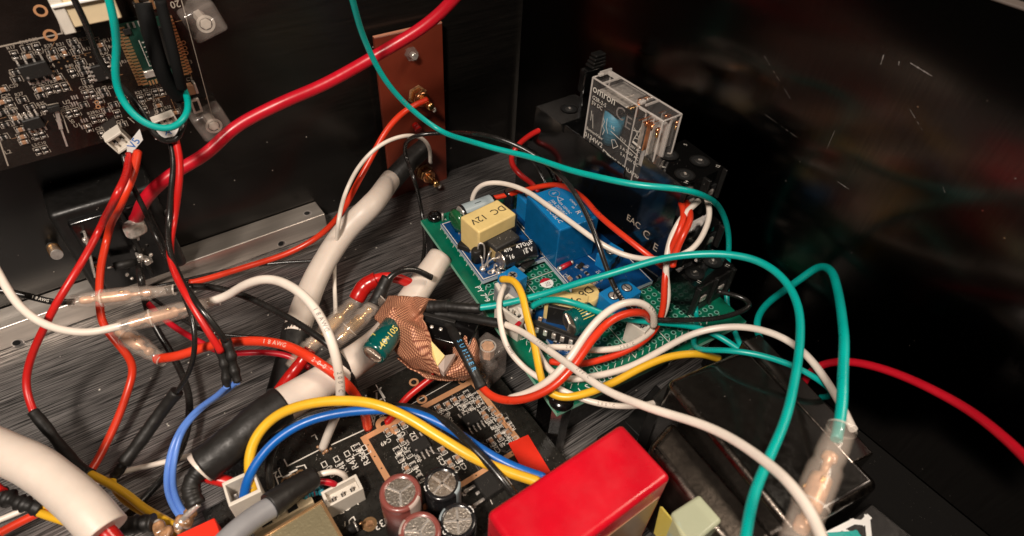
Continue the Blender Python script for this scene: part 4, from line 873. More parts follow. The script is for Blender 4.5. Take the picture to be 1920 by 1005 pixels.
build('smoothing_capacitor', can(829, 905, 70, 2.6, 'cap_black', 'cap_stripe', .35, -.9, [('9', .1, .2), ('25', 2.9, .16)]), t, 'black sleeved capacitor')
build('smoothing_capacitor', can(858, 975, 72, 2.6, 'cap_black', 'cap_stripe', 1.1, 2.2, [('C5', .1, .18), ('FG', 3.2, .18)]), t, 'black sleeved capacitor')
# plug socket J12 with two thin leads, blue resistors
x, y = B.px(643, 925, .45); jst(B, x, y, .62, .95, .48, 'white_plastic', 3, -.03, parent=t, name='plug_socket')
a = M(); 
for q in (((622, 905), (656, 893), (662, 905)),): pass
build('white_lead', M().tube(path([P(588, 893, 2.0), P(612, 886, 2.05), P(630, 884, 2.0), P(645, 891, 1.8), P(648, 898, 1.45)]), .075, 'white_sil'), t)
build('red_lead', M().tube(path([P(585, 904, 1.9), P(605, 903, 1.8), P(622, 906, 1.7), P(632, 912, 1.45)]), .085, 'crimson'), t)
for k, (p0, p1) in enumerate([((566, 930), (608, 918)), ((572, 920), (600, 908))]):
    p, q = V(P(*p0, 1.5+.15*k)), V(P(*p1, 1.5+.15*k)); d = q-p; a = M(); n = 17
    rr = [.06, .11, .125, .12, .10, .095, .095, .095, .095, .095, .095, .095, .10, .12, .125, .11, .06]
    a.tube([p+d*(i/16) for i in range(17)], rr, 'resistor_blue')
    for f, m_ in ((.25, 'red_paint'), (.4, 'ink'), (.55, 'red_paint'), (.7, 'ink')): a.tube([p+d*(f), p+d*(f+.04)], .099, m_, caps=False)
    a.tube(path([p+d*.02, p-d*.35, p-d*.6+Vector((0, 0, -.4))], 5, 2), .03, 'silver', 8); build('blue_resistor', a, t)
# diode near D7, white output connector, gold relay box, cream block
a = M(); p, q = V(P(640, 1003, 1.2)), V(P(672, 984, 1.2)); a.rod(p, q, .13, 'chip_black', n=16); a.rod(q, q+(q-p)*.25, .03, 'gold'); a.rod(q-(q-p)*.2, q-(q-p)*.1, .133, 'silver'); build('diode', a, t)
x, y = B.px(470, 945, .45); jst(B, x, y, 1.35, .75, .7, 'white_plastic', 3, -.05, name='output_socket', parent=t)
x, y = B.px(520, 960, .3); a = M(B.at(x, y, 0, .0)); a.box((.1, .05, .25), (1.5, .8, .5), 'cream', .03); a.box((-.3, -.2, .51), (.25, .2, .03), 'dark_hole'); a.box((.35, -.2, .51), (.25, .2, .03), 'dark_hole'); build('cream_block', a, t)
x, y = B.px(560, 1010, .9); a = M(B.at(x-.1, y-.15, 0, .05)); a.box((0, 0, .45), (1.9, 1.4, .9), 'gold_box', .04); a.box((0, .66, .915), (1.9, .07, .03), 'gold', .01); a.box((.92, -.03, .915), (.07, 1.3, .03), 'gold', .01); a.box((-.05, -.1, .905), (1.5, 1.1, .01), 'gold_box'); build('metal_can', a, t)
# solder joint where the white lead meets the board
a = M()
for px, py, s_ in ((603, 842, .09), (612, 846, .07), (596, 838, .05), (620, 842, .05), (607, 850, .05)): a.lathe([(s_, 0), (s_*.8, s_*.6), (s_*.2, s_)], 'flux', 10, Matrix.Translation(V(P(px, py, BZ+.003))))
build('solder_joint', a, t)
# corner standoff of clear acrylic
def gem(px, py, pl, s, name, label, cat, parent=None, rz=.4):
    p = V(P(px, py, pl)); a = M(Matrix.Translation(p)@Matrix.Rotation(rz, 4, 'Z')); a.box((0, 0, 0), s, 'acrylic', .09, 2); a.ring((0, 0), .2, .25, 'clear_edge', s[2]/2+.006, 18); a.lathe([(.2, s[2]/2-.45), (.2, s[2]/2+.008)], 'salmon_metal', 6, smooth=False); a.box((.1, -.1, -.2), (.3, .3, .3), 'acrylic', .08, 2)
    return build(name, a, parent, label, cat)
gem(914, 676, 1.75, (.92, .85, 1.4), 'clear_standoff', None, None, t, .3)

# ================================================================== foil of copper tape round a small module
t = thing('taped_module', P(790, 640, 2), 'small module wrapped in dotted copper coloured tape lying on the beige tube', 'wrapped module')
m = D.materials.new('copper_mesh'); m.use_nodes = True; nt = m.node_tree; b = nt.nodes['Principled BSDF']; L_ = nt.links
uvn = nt.nodes.new('ShaderNodeTexCoord'); vo = nt.nodes.new('ShaderNodeTexVoronoi'); vo.inputs['Scale'].default_value = 11; vo.inputs['Randomness'].default_value = 0
L_.new(uvn.outputs['UV'], vo.inputs['Vector']); rp = nt.nodes.new('ShaderNodeValToRGB'); rp.color_ramp.elements[0].position = .26; rp.color_ramp.elements[1].position = .42
rp.color_ramp.elements[0].color = (.72, .36, .21, 1); rp.color_ramp.elements[1].color = (.20, .062, .034, 1); L_.new(vo.outputs['Distance'], rp.inputs[0]); L_.new(rp.outputs[0], b.inputs['Base Color'])
b.inputs['Roughness'].default_value = .5; b.inputs['Metallic'].default_value = .1
bp = nt.nodes.new('ShaderNodeBump'); bp.inputs['Strength'].default_value = .5; bp.inputs['Distance'].default_value = .0002; L_.new(vo.outputs['Distance'], bp.inputs['Height']); L_.new(bp.outputs[0], b.inputs['Normal']); MT['copper_mesh'] = m
def sheet(name, grid, parent, m='copper_mesh', sub=2, thick=.03):
    """crumpled sheet through a grid of points, subdivided and given thickness"""
    g = [[V(P(*q)) for q in row] for row in grid]; R_, C_ = len(g), len(g[0]); off = CUR[parent.name]
    me = D.meshes.new(name); me.from_pydata([tuple((p-off)*CM) for row in g for p in row], [], [[r*C_+c, r*C_+c+1, (r+1)*C_+c+1, (r+1)*C_+c] for r in range(R_-1) for c in range(C_-1)])
    uv = me.uv_layers.new(name='UVMap')
    ru = [[0]*C_ for _ in g]; rv = [[0]*C_ for _ in g]
    for r in range(R_):
        for c in range(1, C_): ru[r][c] = ru[r][c-1]+(g[r][c]-g[r][c-1]).length
    for c in range(C_):
        for r in range(1, R_): rv[r][c] = rv[r-1][c]+(g[r][c]-g[r-1][c]).length
    ca, sa = math.cos(.7), math.sin(.7)
    for l in me.loops: r, c = divmod(l.vertex_index, C_); U, W_ = ru[r][c], rv[r][c]; uv.data[l.index].uv = (U*ca-W_*sa, U*sa+W_*ca)
    me.materials.append(MT[m]); me.polygons.foreach_set('use_smooth', [True]*len(me.polygons)); o = D.objects.new(name, me); COL.objects.link(o); o.parent = parent; CUR[o.name] = off
    md = o.modifiers.new('s', 'SUBSURF'); md.levels = md.render_levels = 3; md.subdivision_type = 'SIMPLE'; sm_ = o.modifiers.new('w', 'SMOOTH'); sm_.factor = .5; sm_.iterations = 3; cl_ = D.textures.new('crumple', 'CLOUDS'); cl_.noise_scale = .006; dp = o.modifiers.new('c', 'DISPLACE'); dp.texture = cl_; dp.strength = .0016; dp.mid_level = .5; md = o.modifiers.new('t', 'SOLIDIFY'); md.thickness = thick*CM; return o
sheet('tape_wrap', [
 [(728, 556, 2.7), (752, 555, 3.2), (775, 557, 3.0), (800, 558, 3.3), (822, 562, 2.9)],
 [(716, 575, 2.8), (738, 580, 3.5), (768, 572, 3.0), (788, 582, 3.5), (797, 586, 2.8)],
 [(703, 596, 2.7), (728, 592, 3.4), (762, 606, 3.3), (780, 600, 2.9), (792, 598, 3.3)],
 [(716, 612, 2.8), (740, 620, 3.0), (773, 612, 3.6), (795, 618, 3.2), (805, 622, 3.3)],
 [(738, 640, 2.6), (752, 650, 2.7), (775, 640, 3.4), (800, 640, 3.4), (812, 648, 3.4)],
 [(742, 660, 2.4), (765, 672, 2.8), (790, 665, 3.3), (808, 668, 3.4), (820, 690, 3.3)],
 [(760, 672, 1.9), (780, 690, 2.1), (800, 695, 2.6), (815, 700, 2.9), (828, 706, 3.0)]], t)
sheet('tape_flap', [
 [(826, 698, 2.9), (850, 670, 2.8), (850, 625, 2.6), (835, 600, 2.4), (830, 600, 2.2)],
 [(838, 706, 2.8), (862, 690, 2.9), (872, 650, 3.0), (872, 612, 2.8), (868, 603, 2.4)],
 [(856, 711, 2.5), (880, 700, 2.6), (888, 670, 2.8), (890, 640, 2.9), (884, 622, 2.6)],
 [(866, 712, 2.2), (884, 706, 2.1), (898, 680, 2.2), (898, 650, 2.4), (893, 640, 2.3)]], t)
sheet('tape_lining', [[(742, 668, 2.2), (770, 690, 2.3), (800, 712, 2.2)], [(760, 668, 1.7), (800, 700, 1.7), (850, 713, 1.9)], [(790, 660, 1.5), (830, 690, 1.4), (870, 712, 1.7)]], t)
a = M(Matrix.Translation(V(P(832, 632, 2.5)))@Matrix.Rotation(-.9, 4, 'Z')); a.box((0, 0, 0), (1.9, .95, .9), 'gloss_black', .05); a.box((-.2, .2, .5), (1.0, .12, .2), 'chip_black', .02)
for i in range(5): a.box((-.6+i*.28, -.1, .47), (.1, .1, .06), 'solder', .03)
build('module_body', a, t)
a = M(); q = [V(P(808, 640, 3.55)), V(P(834, 668, 3.45)), V(P(820, 687, 3.3)), V(P(811, 668, 3.45))]; n_ = Vector((0, 0, .03)); a.add([p+n_ for p in q]+[p-n_*3 for p in q], [[0, 1, 2, 3], [7, 6, 5, 4], [0, 4, 5, 1], [1, 5, 6, 2], [2, 6, 7, 3], [3, 7, 4, 0]], 'tape_yellow'); build('yellow_tape', a, t)
a = M(); q = [V(P(834, 668, 3.4)), V(P(854, 664, 3.2)), V(P(832, 700, 3.1)), V(P(821, 688, 3.25))]; a.add([p+n_ for p in q]+[p-n_*5 for p in q], [[0, 1, 2, 3], [7, 6, 5, 4], [0, 4, 5, 1], [1, 5, 6, 2], [2, 6, 7, 3], [3, 7, 4, 0]], 'cap_pale'); a.rod(P(828, 678, 3.15), P(835, 690, 3.0), .05, 'silver'); build('grey_lug', a, t)
p = V(P(700, 664, 3.0)); q = V(P(728, 628, 3.0)); L0 = (q-p).length; r = 51/2*depth(p)/FPX; A = Matrix.Translation(p)@(q-p).to_track_quat('Z', 'Y').to_matrix().to_4x4()
a = M(A); a.lathe([(r*.72, .02, 'cap_top'), (r*.76, -.03, 'cap_green'), (r*.93, 0), (r, .07), (r, .12), (r*.95, .17), (r, .22), (r, L0+.5)], 'cap_green', 32); a.box((0, 0, .012), (r*1.2, .03, .02), 'silver', rz=.5)
up = (A.inverted().to_3x3()@Vector((-.1, -.35, 1))).normalized(); an = math.atan2(up.y, up.x); side_print(a, r, L0*.62, '-40+105', .26, 'ink_yellow', an+.35); side_print(a, r, L0*.5, '7', .26, 'ink_yellow', an-.75); build('green_capacitor', a, t)

# ================================================================== transformer and black boxes, lower right
t = thing('transformer', (10.3, 2.5, 0), 'glossy black transformer can with rounded edges below the relay socket', 'transformer')
c = [P(1250, 712, 4), P(1402, 645, 4), P(1655, 905, 4), P(1490, 1000, 4)]
def slab(name, quad, z0, z1, m, bev, parent, seg=4):
    bm = bmesh.new(); vs = [bm.verts.new((q[0], q[1], z)) for z in (z0, z1) for q in quad]
    for f in ([3, 2, 1, 0], [4, 5, 6, 7], [0, 1, 5, 4], [1, 2, 6, 5], [2, 3, 7, 6], [3, 0, 4, 7]): bm.faces.new([vs[i] for i in f])
    bmesh.ops.recalc_face_normals(bm, faces=bm.faces); bmesh.ops.bevel(bm, geom=list(bm.edges), offset=bev, segments=seg, affect='EDGES', profile=.5); bm.verts.index_update()
    a = M(); a.add([v.co.copy() for v in bm.verts], [[v.index for v in f.verts] for f in bm.faces], m, True)
    hl = a.mi('edge_highlight') if m in ('transformer', 'bell_metal') else None
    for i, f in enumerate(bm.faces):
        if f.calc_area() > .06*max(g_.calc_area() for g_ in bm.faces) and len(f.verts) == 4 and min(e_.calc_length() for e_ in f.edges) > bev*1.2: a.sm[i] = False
        elif hl is not None and f.normal.z > .45 and f.normal.z < .93: a.m[i] = hl  # upward bevels take the painted highlight colour
    bm.free(); return build(name, a, parent)
Q = lambda px, py, z: tuple(P(px, py, z)[:2])
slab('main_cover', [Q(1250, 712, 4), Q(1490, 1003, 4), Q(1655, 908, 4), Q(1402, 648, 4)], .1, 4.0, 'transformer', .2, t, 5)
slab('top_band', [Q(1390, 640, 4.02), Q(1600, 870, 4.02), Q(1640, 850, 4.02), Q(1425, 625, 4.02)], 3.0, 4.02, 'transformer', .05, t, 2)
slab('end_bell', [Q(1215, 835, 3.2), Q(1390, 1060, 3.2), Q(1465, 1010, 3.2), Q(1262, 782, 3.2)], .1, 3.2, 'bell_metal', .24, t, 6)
slab('core_stack', [Q(1225, 740, 3), Q(1440, 1010, 3), Q(1500, 1000, 3), Q(1262, 705, 3)], .1, 2.9, 'black_plastic', .05, t, 2)
slab('mounting_foot', [Q(1170, 790, 0.3), Q(1230, 850, 0.3), Q(1300, 790, 0.3), Q(1230, 720, 0.3)], .02, .3, 'black_plastic', .04, t, 2)
build('base_plate', M().box((11.92, .2, .15), (7.05, 11.6, .28), 'plate_black', .03, 2), None, 'dusty black base plate under the transformer along the side wall', 'base plate', origin=(11.9, .2, 0))
# plastic strip beside it
slab_t = thing('striped_box', P(1610, 970, 0), 'black lidded box with white and teal stripes at the foot of the side wall', 'box')
p = V(P(1640, 985, 3.4)); 
slab('box_body', [Q(1540, 1020, 3.4), Q(1640, 1160, 3.4), Q(1830, 1100, 3.4), Q(1634, 942, 3.4)], .1, 3.4, 'black_plastic', .05, slab_t, 2)
a = M()
for pts, w, m_ in ((((1556, 1000), (1600, 978), (1618, 980), (1628, 970)), .12, 'silk_bright'), (((1626, 970), (1630, 1010)), .12, 'silk_bright'), (((1575, 990), (1600, 1002)), .08, 'silk_bright'), (((1560, 1005), (1605, 1002), (1612, 1010)), .16, 'teal')):
    a.line([Q(*k, 3.41) for k in pts], w, m_, 3.41+.004*len(a.v)/50)
build('stripes', a, slab_t)
# red film capacitor close to the viewer
t = thing('film_capacitor', P(1080, 950, 0), 'large block capacitor with glossy red top standing in front of the transformer', 'capacitor')
z = 5.0; c = [Q(905, 950, z), Q(1172, 800, z), Q(1255, 897, z)]
x0, x1 = c[0][0], c[1][0]+.02; y1 = (c[0][1]+c[1][1])/2; y0 = c[2][1]
a = M(); a.box(((x0+x1)/2, (y0+y1)/2, (1.02+z)/2), (x1-x0, y1-y0, z-1.02), 'film_red', .13, 5); build('case', a, t)
a = M(); a.box(((x0+x1)/2, y0-.012, (1.02+z)/2-.25), (x1-x0-.36, .02, z-1.9), 'film_side', .005); build('side_label', a, t)
# pale green bobbin and amber sheet beside the capacitor
t = thing('clear_bobbin', P(1300, 980, 1), 'pale green translucent bobbin wrapped with amber film beside the red capacitor', 'bobbin')
slab('bobbin_body', [Q(1258, 960, 3.6), Q(1290, 1030, 3.6), Q(1356, 975, 3.6), Q(1312, 925, 3.6)], 1.2, 3.6, 'pale_green', .08, t, 3)
a = M(); q = [V(P(1240, 950, 3.5)), V(P(1290, 1010, 3.4)), V(P(1260, 1040, 2.4)), V(P(1228, 1000, 2.4))]; n_ = Vector((.02, -.02, .0)); a.add([p+n_ for p in q]+[p-n_ for p in q], [[0, 1, 2, 3], [7, 6, 5, 4], [0, 4, 5, 1], [1, 5, 6, 2], [2, 6, 7, 3], [3, 7, 4, 0]], 'amber'); build('amber_film', a, t)
slab('blue_core', [Q(1250, 985, 3.0), Q(1262, 1020, 3.0), Q(1290, 1010, 3.0), Q(1275, 975, 3.0)], 1.2, 3.0, 'coil_blue', .04, t, 2)
# ================================================================== tubes
def sleeve_tube(name, label, segs, group=None, ring=None):
    root = thing(name, V(P(*segs[0][1][0])), label, 'cable sleeve', group)
    for en, pts, w, m_, wb in segs:
        pp = path([P(*q) for q in pts], 12)
        n = len(pp); ws = w if isinstance(w, (list, tuple)) else [w, w]
        r0 = ws[0]; r1 = ws[1]
        build(en, M().tube(pp, [(r0+(r1-r0)*i/(n-1))*(1+wb*lump(i*.5, label+en)) for i in range(n)], m_, 28), root)
    return root
sleeve_tube('cable_sleeve', 'beige cable sleeve with black ends leaning from the bakelite board down to the floor', [
    ('sleeve', [(733, 336, 'y18.9'), (694, 388, 2.6), (650, 430, 2.0), (615, 480, 1.6), (588, 530, 1.3), (566, 590, 1.1), (553, 630, 1.0)], [.40, .43], 'beige', .02),
    ('black_end', [(796, 276, 'y19.3'), (772, 298, 'y19.1'), (722, 352, 'y18.8')], [.37, .43], 'shrink', .03),
    ('black_end', [(557, 615, 1.02), (545, 668, .85), (524, 738, .6)], [.45, .40], 'shrink', .03)])
sleeve_tube('cable_sleeve', 'long beige cable sleeve passing under the copper tape with a black lower end', [
    ('sleeve', [(826, 482, 2.6), (800, 520, 2.4), (765, 570, 2.2), (720, 632, 2.2), (660, 680, 2.4), (590, 725, 2.6), (510, 770, 2.7)], [.42, .47], 'beige', .015),
    ('black_end', [(530, 758, 2.68), (490, 785, 2.7), (440, 828, 2.6), (382, 873, 2.4)], [.50, .44], 'shrink', .03),
    ('cut_ring', [(386, 869, 2.42), (374, 880, 2.38)], [.42, .42], 'beige', 0)])
sleeve_tube('cable_sleeve', 'thick beige cable sleeve entering at the lower left corner', [
    ('sleeve', [(-70, 815, 3.2), (0, 846, 3.2), (60, 872, 3.15), (115, 912, 3.0), (165, 958, 2.9), (198, 998, 2.7)], [.47, .47], 'beige', .015),
    ('inner_cable', [(190, 988, 2.75), (206, 1006, 2.6), (225, 1030, 2.4)], [.22, .2], 'shrink_red', .03)])

# ================================================================== crimp connectors
def connector(p0, p1, wpx, label, name='bullet_connector', inner='salmon_metal', group='see-through bullet connectors', taper=(.78, .62)):
    p, q = V(P(*p0)), V(P(*p1)); L = (q-p).length; r = wpx/2*(depth(p)+depth(q))/2/FPX
    A = Matrix.Translation(p)@(q-p).to_track_quat('Z', 'Y').to_matrix().to_4x4()
    t = thing(name, p, label, 'connector', group)
    a = M(A); e = .03
    prof = [(r*taper[0], 0), (r*(taper[0]+.04), L*.12), (r*.95, L*.26), (r, L*.30), (r, L*.62), (r*.86, L*.66), (r*.84, L*.69), (r*.9, L*.73), (r*(taper[1]+.1), L*.80), (r*taper[1], L)]
    inn = [(x-e, z) for x, z in prof[::-1]]; a.lathe(prof+inn, 'clear', 26, cap=False); a.lathe([(r*taper[1]*1.06, L*.985), (r*taper[1]*1.06, L)], 'clear_edge', 22, cap=False); a.lathe([(r*1.03, L*.3), (r*1.03, L*.315)], 'clear_edge', 22, cap=False)
    build('clear_sleeve', a, t)
    a = M(A); a.lathe([(r*.36, L*.10), (r*.44, L*.12), (r*.44, L*.19), (r*.3, L*.21), (r*.3, L*.25), (r*.6, L*.28), (r*.64, L*.32), (r*.6, L*.34), (r*.62, L*.50), (r*.58, L*.55), (r*.24, L*.58), (r*.24, L*.68), (r*.42, L*.70), (r*.42, L*.75), (r*.2, L*.77)], inner, 18)
    a.box((r*.66, 0, L*.42), (.06, r*.35, L*.03), 'brass', .02); a.box((0, r*.6, L*.5), (.3*r, .08, L*.05), 'brass', .02); build('metal_terminal', a, t); return t
connector((130, 566, 3.9), (328, 543, 3.8), 33, 'see-through connector joining the black wire in front of the power switch')
connector((222, 613, 4.1), (412, 562, 4.0), 34, 'see-through connector joining the two white wires')
connector((212, 615, 2.6), (306, 676, 2.6), 36, 'see-through connector feeding the fat orange red wire')
connector((1490, 1020, 6.6), (1578, 803, 7.0), 66, 'large see-through connector on the teal wire at the lower right', taper=(.9, .8))
connector((578, 655, 2.0), (686, 545, 2.6), 34, 'gold barrel connector with a red rubber boot', inner='gold_barrel', group='gold barrel connectors')
connector((628, 645, 2.2), (716, 557, 2.9), 34, 'gold barrel connector with a black rubber boot', inner='gold_barrel', group='gold barrel connectors')
connector((545, 690, 1.8), (600, 628, 2.1), 34, 'lower gold barrel connector half hidden by the white wire', inner='gold_barrel', group='gold barrel connectors')

# ================================================================== wires
GT = 'teal wires'; GR_ = 'red and orange wires'; GB = 'black wires'; GW_ = 'white wires'; GY = 'yellow wires'
# rear wall wires
wire('red_wire', [(253, 412, 'y18.4'), (272, 372, 'y17.8'), (318, 330, 'y17.6'), (385, 288, 'y17.7'), (440, 240, 'y17.8'), (510, 202, 'y17.6'), (600, 162, 'y17.4'), (700, 108, 'y17.2'), (775, 62, 'y16.8'), (830, 20, 'y16.4'), (870, -25, 'y16')], 27, 'crimson', 'thick red cable running diagonally across the rear wall above the bakelite board', 'cable', GR_)
wire('teal_wire', [(655, -20, 'y15.5'), (668, 30, 'y15.8'), (690, 92, 'y16.2'), (728, 158, 'y16.2'), (772, 208, 'y16'), (825, 245, 'y15.5'), (900, 270, 6.3), (980, 291, 6.4), (1080, 321, 6.8), (1180, 346, 7.1), (1260, 354, 7.2), (1312, 363, 6.9), (1350, 392, 5.7), (1365, 440, 4.5), (1364, 500, 3.3), (1362, 570, 2.4), (1372, 612, 2.2), (1384, 640, 2.1), (1400, 675, 2.0)], 14, 'teal', 'teal wire sweeping from the top edge past the clear relay', 'wire', GT, prints=[(.185, '200°C', False)])
wire('teal_wire', [(200, -20, 'y16.3'), (212, 30, 'y16.3'), (219, 85, 'y16.5'), (216, 130, 'y16.6'), (222, 172, 'y16.6'), (246, 210, 'y16.4'), (284, 236, 'y16.2'), (322, 240, 'y16.1'), (346, 218, 'y16.3'), (350, 192, 'y17'), (340, 160, 'y18.2')], 15, 'teal', 'teal wire looping over the control board in the upper left', 'wire', GT)
wire('black_wire', [(134, -15, 'y16.6'), (150, 20, 'y16.8'), (166, 60, 'y17.1'), (182, 105, 'y17.3'), (205, 138, 'y17.3'), (235, 170, 'y17.2'), (262, 202, 'y17.0'), (280, 235, 'y16.6'), (300, 262, 'y16.4'), (330, 262, 'y16.4'), (343, 235, 'y16.5'), (344, 210, 'y17.2'), (325, 180, 'y17.8'), (300, 150, 'y18')], 12, 'black_sil', 'black wire looping behind the teal loop on the control board', 'wire', GB)
a = M().tube(path([P(268, 5, 'y17.6'), P(282, 60, 'y17.4'), P(296, 110, 'y17.3'), P(312, 150, 'y17.4'), P(336, 182, 'y17.6')], relax=6), .2, 'matte_black'); build('black_sleeve', a, None, 'wide soft black sleeve lying across the small green daughter board', 'cable sleeve')
a = M().tube(path([P(300, 0, 'y17.2'), P(318, 70, 'y17.1'), P(332, 130, 'y17.1'), P(341, 165, 'y17.3')], relax=6), .13, 'matte_black'); build('black_sleeve', a, None, 'narrow black sleeve beside the gold pads of the daughter board', 'cable sleeve')
# left fan of wires
wire('red_wire', [(242, 290, 'y17.4'), (240, 320, 'y16.6'), (222, 362, 'y15.4'), (190, 425, 5.2), (152, 492, 4.9), (112, 560, 4.4), (78, 620, 3.6), (55, 675, 2.8), (46, 725, 2.2), (64, 776, 1.8)], 16, 'red', 'bright red wire curving down the left side into a black sleeve', 'wire', GR_,
     extra=[('black_sleeve', [(62, 772, 1.8), (95, 812, 1.5), (118, 842, 1.3), (143, 872, 1.2), (170, 890, 1.2)], 20, 'shrink', .12)])
wire('orange_wire', [(258, 285, 'y17.3'), (252, 320, 'y16.8'), (226, 378, 'y16.4'), (203, 440, 3.6), (190, 500, 3.2), (188, 560, 2.8), (196, 610, 2.4), (226, 648, 2.0), (250, 685, 1.4), (243, 725, 1.0), (225, 780, .7), (195, 838, .5), (165, 888, .4), (112, 938, .4), (50, 972, .5), (-20, 1012, .6)], 16, 'orange_red', 'orange red wire winding from the control board down across the floor', 'wire', GR_)
wire('black_wire', [(232, 290, 'y17.3'), (243, 338, 'y16.9'), (266, 388, 'y16.6'), (296, 450, 4.6), (318, 490, 4.5), (340, 545, 4.4), (362, 610, 4.0), (362, 665, 3.4), (350, 705, 2.8), (330, 738, 2.3)], 11, 'black_sil', 'thin black wire crossing the connectors into a long black sleeve', 'wire', GB,
     extra=[('black_sleeve', [(332, 734, 2.3), (300, 775, 1.8), (265, 825, 1.4), (232, 868, 1.1)], 24, 'shrink', .07), ('bare_joint', [(234, 866, 1.1), (222, 884, .9), (212, 896, .8)], 17, 'shrink', .2)])
wire('red_wire', [(328, 258, 'y16.6'), (337, 300, 'y16.3'), (336, 345, 'y16.0'), (327, 410, 5.4), (320, 460, 5.2), (328, 510, 5.1), (352, 562, 4.9), (385, 615, 4.4), (414, 660, 3.8)], 15, 'red', 'red wire of the twisted pair ending in black sleeves and blue leads', 'wire', GR_,
     extra=[('black_sleeve', [(410, 650, 3.85), (420, 680, 3.5), (424, 702, 3.2), (425, 728, 2.9)], 17, 'shrink', .13)])
wire('black_wire', [(320, 262, 'y16.7'), (328, 300, 'y16.4'), (322, 350, 'y16.1'), (316, 420, 5.4), (320, 475, 5.2), (342, 530, 5.0), (378, 580, 4.8), (408, 615, 4.4), (425, 640, 4.0)], 13, 'black_sil', 'black wire of the twisted pair ending in black sleeves and blue leads', 'wire', GB,
     extra=[('black_sleeve', [(422, 634, 4.0), (432, 660, 3.7), (438, 690, 3.3), (446, 716, 3.0)], 18, 'shrink', .13)])
wire('white_wire', [(-25, 470, 5.2), (0, 520, 4.9), (25, 560, 4.6), (62, 595, 4.3), (110, 617, 4.2), (165, 623, 4.1), (228, 611, 4.1)], 17, 'white_sil', 'white wire entering from the left edge into the lower connector', 'wire', GW_)
wire('white_wire', [(392, 567, 4.0), (425, 556, 4.2), (458, 535, 4.8), (495, 523, 5.2), (535, 530, 5.4), (572, 555, 5.4), (603, 600, 5.2), (625, 650, 4.8), (637, 705, 4.0), (636, 755, 3.0), (622, 800, 1.9), (605, 840, 1.05)], 20, 'white_sil', 'white wire arching over the sleeves and soldered to the black board', 'wire', GW_, prints=[(.46, '18AWG', False), (.64, '200°C', False)], r=.135)
wire('black_wire', [(-25, 540, 4.4), (20, 547, 4.2), (60, 556, 4.0), (100, 566, 3.9), (140, 566, 3.9)], 14, 'black_sil', 'black wire with pale print entering from the left edge', 'wire', GB, prints=[(.5, '18AWG', False)], ink='silk')
wire('black_wire', [(310, 545, 3.8), (360, 538, 3.7), (410, 542, 3.7), (460, 556, 3.6), (515, 582, 3.5), (575, 618, 3.4), (625, 655, 3.2), (655, 700, 2.6), (668, 745, 1.8), (672, 775, 1.05)], 15, 'black_sil', 'black wire leaving the upper connector and running under the white arch', 'wire', GB)
wire('orange_wire', [(290, 674, 2.6), (330, 668, 2.8), (380, 652, 3.0), (435, 643, 3.2), (495, 642, 3.4), (545, 652, 3.5), (595, 678, 3.5), (640, 712, 3.1), (672, 750, 2.3), (686, 782, 1.5), (690, 802, 1.02)], 21, 'orange_red', 'fat orange red wire with pale print bending down to the black board', 'wire', GR_, prints=[(.42, '18AWG', False), (.62, '200°C', False)], ink='ink_pale')
wire('red_wire', [(270, 560, 2.4), (300, 590, 2.2), (335, 618, 2.0), (375, 642, 1.9), (420, 662, 1.8), (480, 662, 1.8), (540, 668, 1.6), (580, 690, 1.4)], 13, 'crimson', 'crimson wire passing just below the fat orange red wire', 'wire', GR_)
wire('black_wire', [(270, 545, 2.2), (330, 590, 2.0), (372, 618, 1.8), (420, 628, 1.7), (480, 632, 1.6), (550, 645, 1.5)], 8, 'black_sil', 'thin black wire with pale print behind the fat orange red wire', 'wire', GB, prints=[(.52, '200°C', False)], ink='silk')
wire('red_wire', [(355, 530, .5), (420, 513, .3), (490, 492, .3), (550, 470, .4), (600, 440, .8), (640, 398, 1.8), (668, 350, 'y18'), (695, 300, 'y18.3'), (728, 240, 'y18.6'), (765, 204, 'y18.8'), (800, 186, 'y19.1')], 13, 'orange_red', 'orange red wire from the upper brass post down past the bar end', 'wire', GR_)
wire('black_wire', [(230, 545, .5), (330, 530, .35), (430, 505, .2), (520, 492, .15), (600, 488, .15)], 7, 'black_sil', 'thin black wire lying on the floor beside the aluminium bar', 'wire', GB)
wire('black_wire', [(258, 490, 'y18.3'), (264, 520, 3.2), (275, 575, 2.2), (300, 628, 1.6), (330, 680, 1.1), (352, 735, .8), (354, 790, .7), (338, 845, .7), (305, 895, .7), (265, 940, .7), (232, 975, .8)], 15, 'black_sil', 'black wire from the switch tabs curving down the floor', 'wire', GB)
wire('white_wire', [(400, 846, .5), (340, 860, .3), (290, 873, .2), (225, 887, .2), (165, 912, .2), (90, 938, .2), (0, 975, .2), (-40, 990, .2)], 13, 'white_sil', 'thin white wire lying flat across the brushed floor', 'wire', GW_, r=.09)
for k, (dx, dy, lab) in enumerate([(0, 0, 'upper light blue lead running down from the twisted pair'), (9, -8, 'lower light blue lead running down from the twisted pair')]):
    wire('blue_wire', [(425+dx*2.3, 724+dy, 3.0), (408+dx, 742+dy*.5, 2.6), (370+dx*.6, 770+dy*.3, 2.0), (335+dx*.5, 812, 1.5), (316+dx*1.0, 860, 1.2), (312+dx*1.2, 905, 1.1), (322+dx*1.2, 940, 1.1), (345+dx, 975, 1.0)], 13, 'light_blue', lab, 'wire', 'light blue wires')
wire('yellow_wire', [(166, 888, 1.2), (200, 905, 1.2), (240, 928, 1.2), (275, 955, 1.3), (310, 975, 1.3), (335, 990, 1.3)], 18, 'yellow', 'upper yellow wire coming out of the black sleeve on the left', 'wire', GY)
wire('yellow_wire', [(212, 893, .8), (212, 912, .9), (228, 935, .9), (262, 956, 1.0), (300, 978, 1.1), (330, 1000, 1.1)], 14, 'yellow', 'lower yellow wire twisted below its neighbour on the left floor', 'wire', GY)
